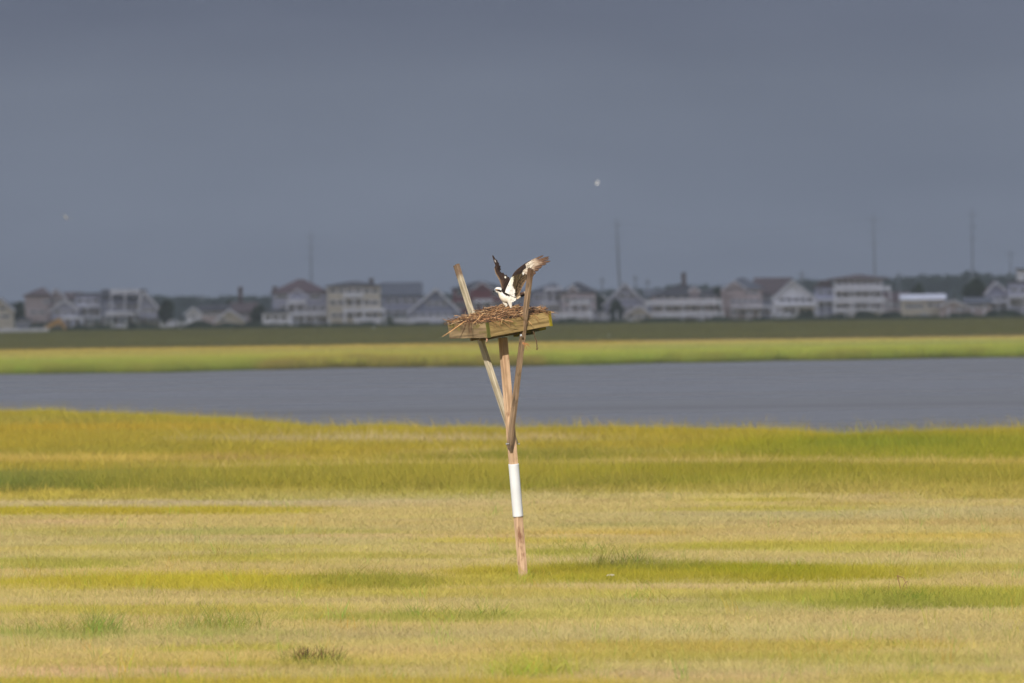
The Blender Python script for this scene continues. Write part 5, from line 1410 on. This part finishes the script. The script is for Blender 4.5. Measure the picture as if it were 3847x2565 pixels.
# far-off wood behind the town
rnd = random.Random(18); fw = MB()
TOPS = [(-800, 1142), (0, 1140), (300, 1128), (640, 1116), (1000, 1112), (1500, 1110), (2260, 1090), (2700, 1070), (3080, 1052), (3300, 1044), (3450, 1032), (3650, 1026), (3847, 1030), (4600, 1030)]
DW = 9300.0
px = -700
while px < 4500:
    tp = interp(TOPS, px) + rnd.gauss(0, 4) + 7 * noise.noise((px * .01, 0, 0))
    x, zt = local(px, tp, DW); dd = DW + rnd.uniform(-60, 60)
    w = rnd.uniform(3.4, 6)
    leaf_cloud(fw, Vector((x, dd, zt * .80)), w, w, zt * .20, 110, 1.1, rnd)
    leaf_cloud(fw, Vector((x, dd + 3, zt * .45)), w * 1.2, w, zt * .45, 170, 1.5, rnd)
    px += rnd.uniform(14, 30)
fwo = fw.build('far_wood', m_plain('foliage_far', (.012, .022, .022, 1), (.030, .045, .038, 1), scale=.3, rough=.9, spec=.1)); tag(fwo, 'blue hazy line of woods on the horizon behind the town', 'woods', kind='stuff')

# transmission poles and smaller utility poles
M_POLE = m_paint('steel_pole', (.30, .33, .38), .15)
def big_pole(px, top, d, label, foot=None, arms=3, w=.26):
    X, Z = local(px, top, d); Xf = local(foot or px, 1200, d)[0]
    e = empty('transmission_pole', (Xf, d, 0)); tag(e, label, 'pole', 'transmission poles on the skyline')
    m = MB(); m.tube([(Xf, d, 0), (Xf + (X - Xf) * .6, d, Z * .6), (X, d, Z)], [w, w * .75, w * .3], n=10); m.build('shaft', M_POLE, e, origin=e.location)
    for k in range(arms):
        z = Z * (.93 - .11 * k); xx = Xf + (X - Xf) * z / Z; s = 1 if k % 2 else -1
        a = MB(); a.bar((xx - 1.1, d, z), (xx + 1.1, d, z), .10, .10); 
        ao = a.build('crossarm', M_POLE, e, origin=e.location)
        for s in (-1.0, 0.0, 1.0):
            q = MB(); q.tube([(xx + s, d - .14, z + .09), (xx + s, d - .14, z + .55)], [.06, .05], n=6)
            qo = q.build('insulator', M_POLE, e, origin=e.location)
    return Vector((X, d, Z))
tops = [big_pole(1168, 866, T + 700, 'tall thin pole above the red brown roofed house', 1171), big_pole(2316, 820, T + 500, 'tall dark pole above the white gable peak', 2334, w=.36),
        big_pole(3281, 800, T + 450, 'tall thin pole above the large white house', 3290), big_pole(3652, 778, T + 550, 'faint pole rising above the right hand woods', 3656), big_pole(3796, 938, T + 650, 'short faint pole at the right edge', 3797, arms=1)]
for i in range(len(tops) - 1):
    m_ = MB()
    for dx, dz in ((-1.2, -1.0), (1.2, -1.0), (0, -3.0)):
        a_, b_ = tops[i] + Vector((dx, 0, dz)), tops[i + 1] + Vector((dx, 0, dz)); sg = (b_ - a_).length * .03
        m_.tube([a_.lerp(b_, k / 12) - Vector((0, 0, sg * 4 * k / 12 * (1 - k / 12))) for k in range(13)], [.011] * 13, n=4)
    tag(m_.build('power_line', M_POLE, origin=tops[i]), ['wires between the leftmost tall pole and the white peak pole', 'wires between the white peak pole and the pole over the large white house', 'wires from the large white house pole to the woods pole', 'wires from the woods pole to the short right edge pole'][i], 'power line', 'power lines on the skyline')
for (px, tp, lb) in ((2262, 1040, 'small pole right of the domed roof'), (2432, 1046, 'small pole right of the white gable peak'), (3012, 1016, 'stout pole right of the steep white gable'), (3376, 1022, 'short pole right of the large white house'), (2386, 1032, 'small faint pole beside the white peak'), (760, 1106, 'tiny pole left of the brown roofed house')):
    X, Z = local(px, tp, T + 60); m = MB(); m.tube([(X, T + 60, 0), (X, T + 60, Z)], [.22, .16], n=8); m.bar((X - 1.0, T + 60, Z - .8), (X + 1.0, T + 60, Z - .8), .14, .14)
    m.box(X - .45, X + .45, T + 59.7, T + 60.3, Z - 2.2, Z - 1.3) if px == 3012 else None
    tag(m.build('utility_pole', M_POLE, origin=(X, T + 60, 0)), lb, 'pole', 'utility poles in the town')

# ------------------------------------------------------------------ haze
hz = MB(); hz.box(-2500, 2500, -30, 11000, -3.5, 150)
m = bpy.data.materials.new('haze_air'); m.use_nodes = True; t = m.node_tree; t.nodes.remove(t.nodes['Principled BSDF'])
pv = N(t, 'ShaderNodeVolumePrincipled'); pv.inputs['Density'].default_value = 0.000092; pv.inputs['Color'].default_value = (.70, .82, 1.0, 1)
t.links.new(pv.outputs[0], t.nodes['Material Output'].inputs['Volume'])
tag(hz.build('haze', m), kind='stuff')
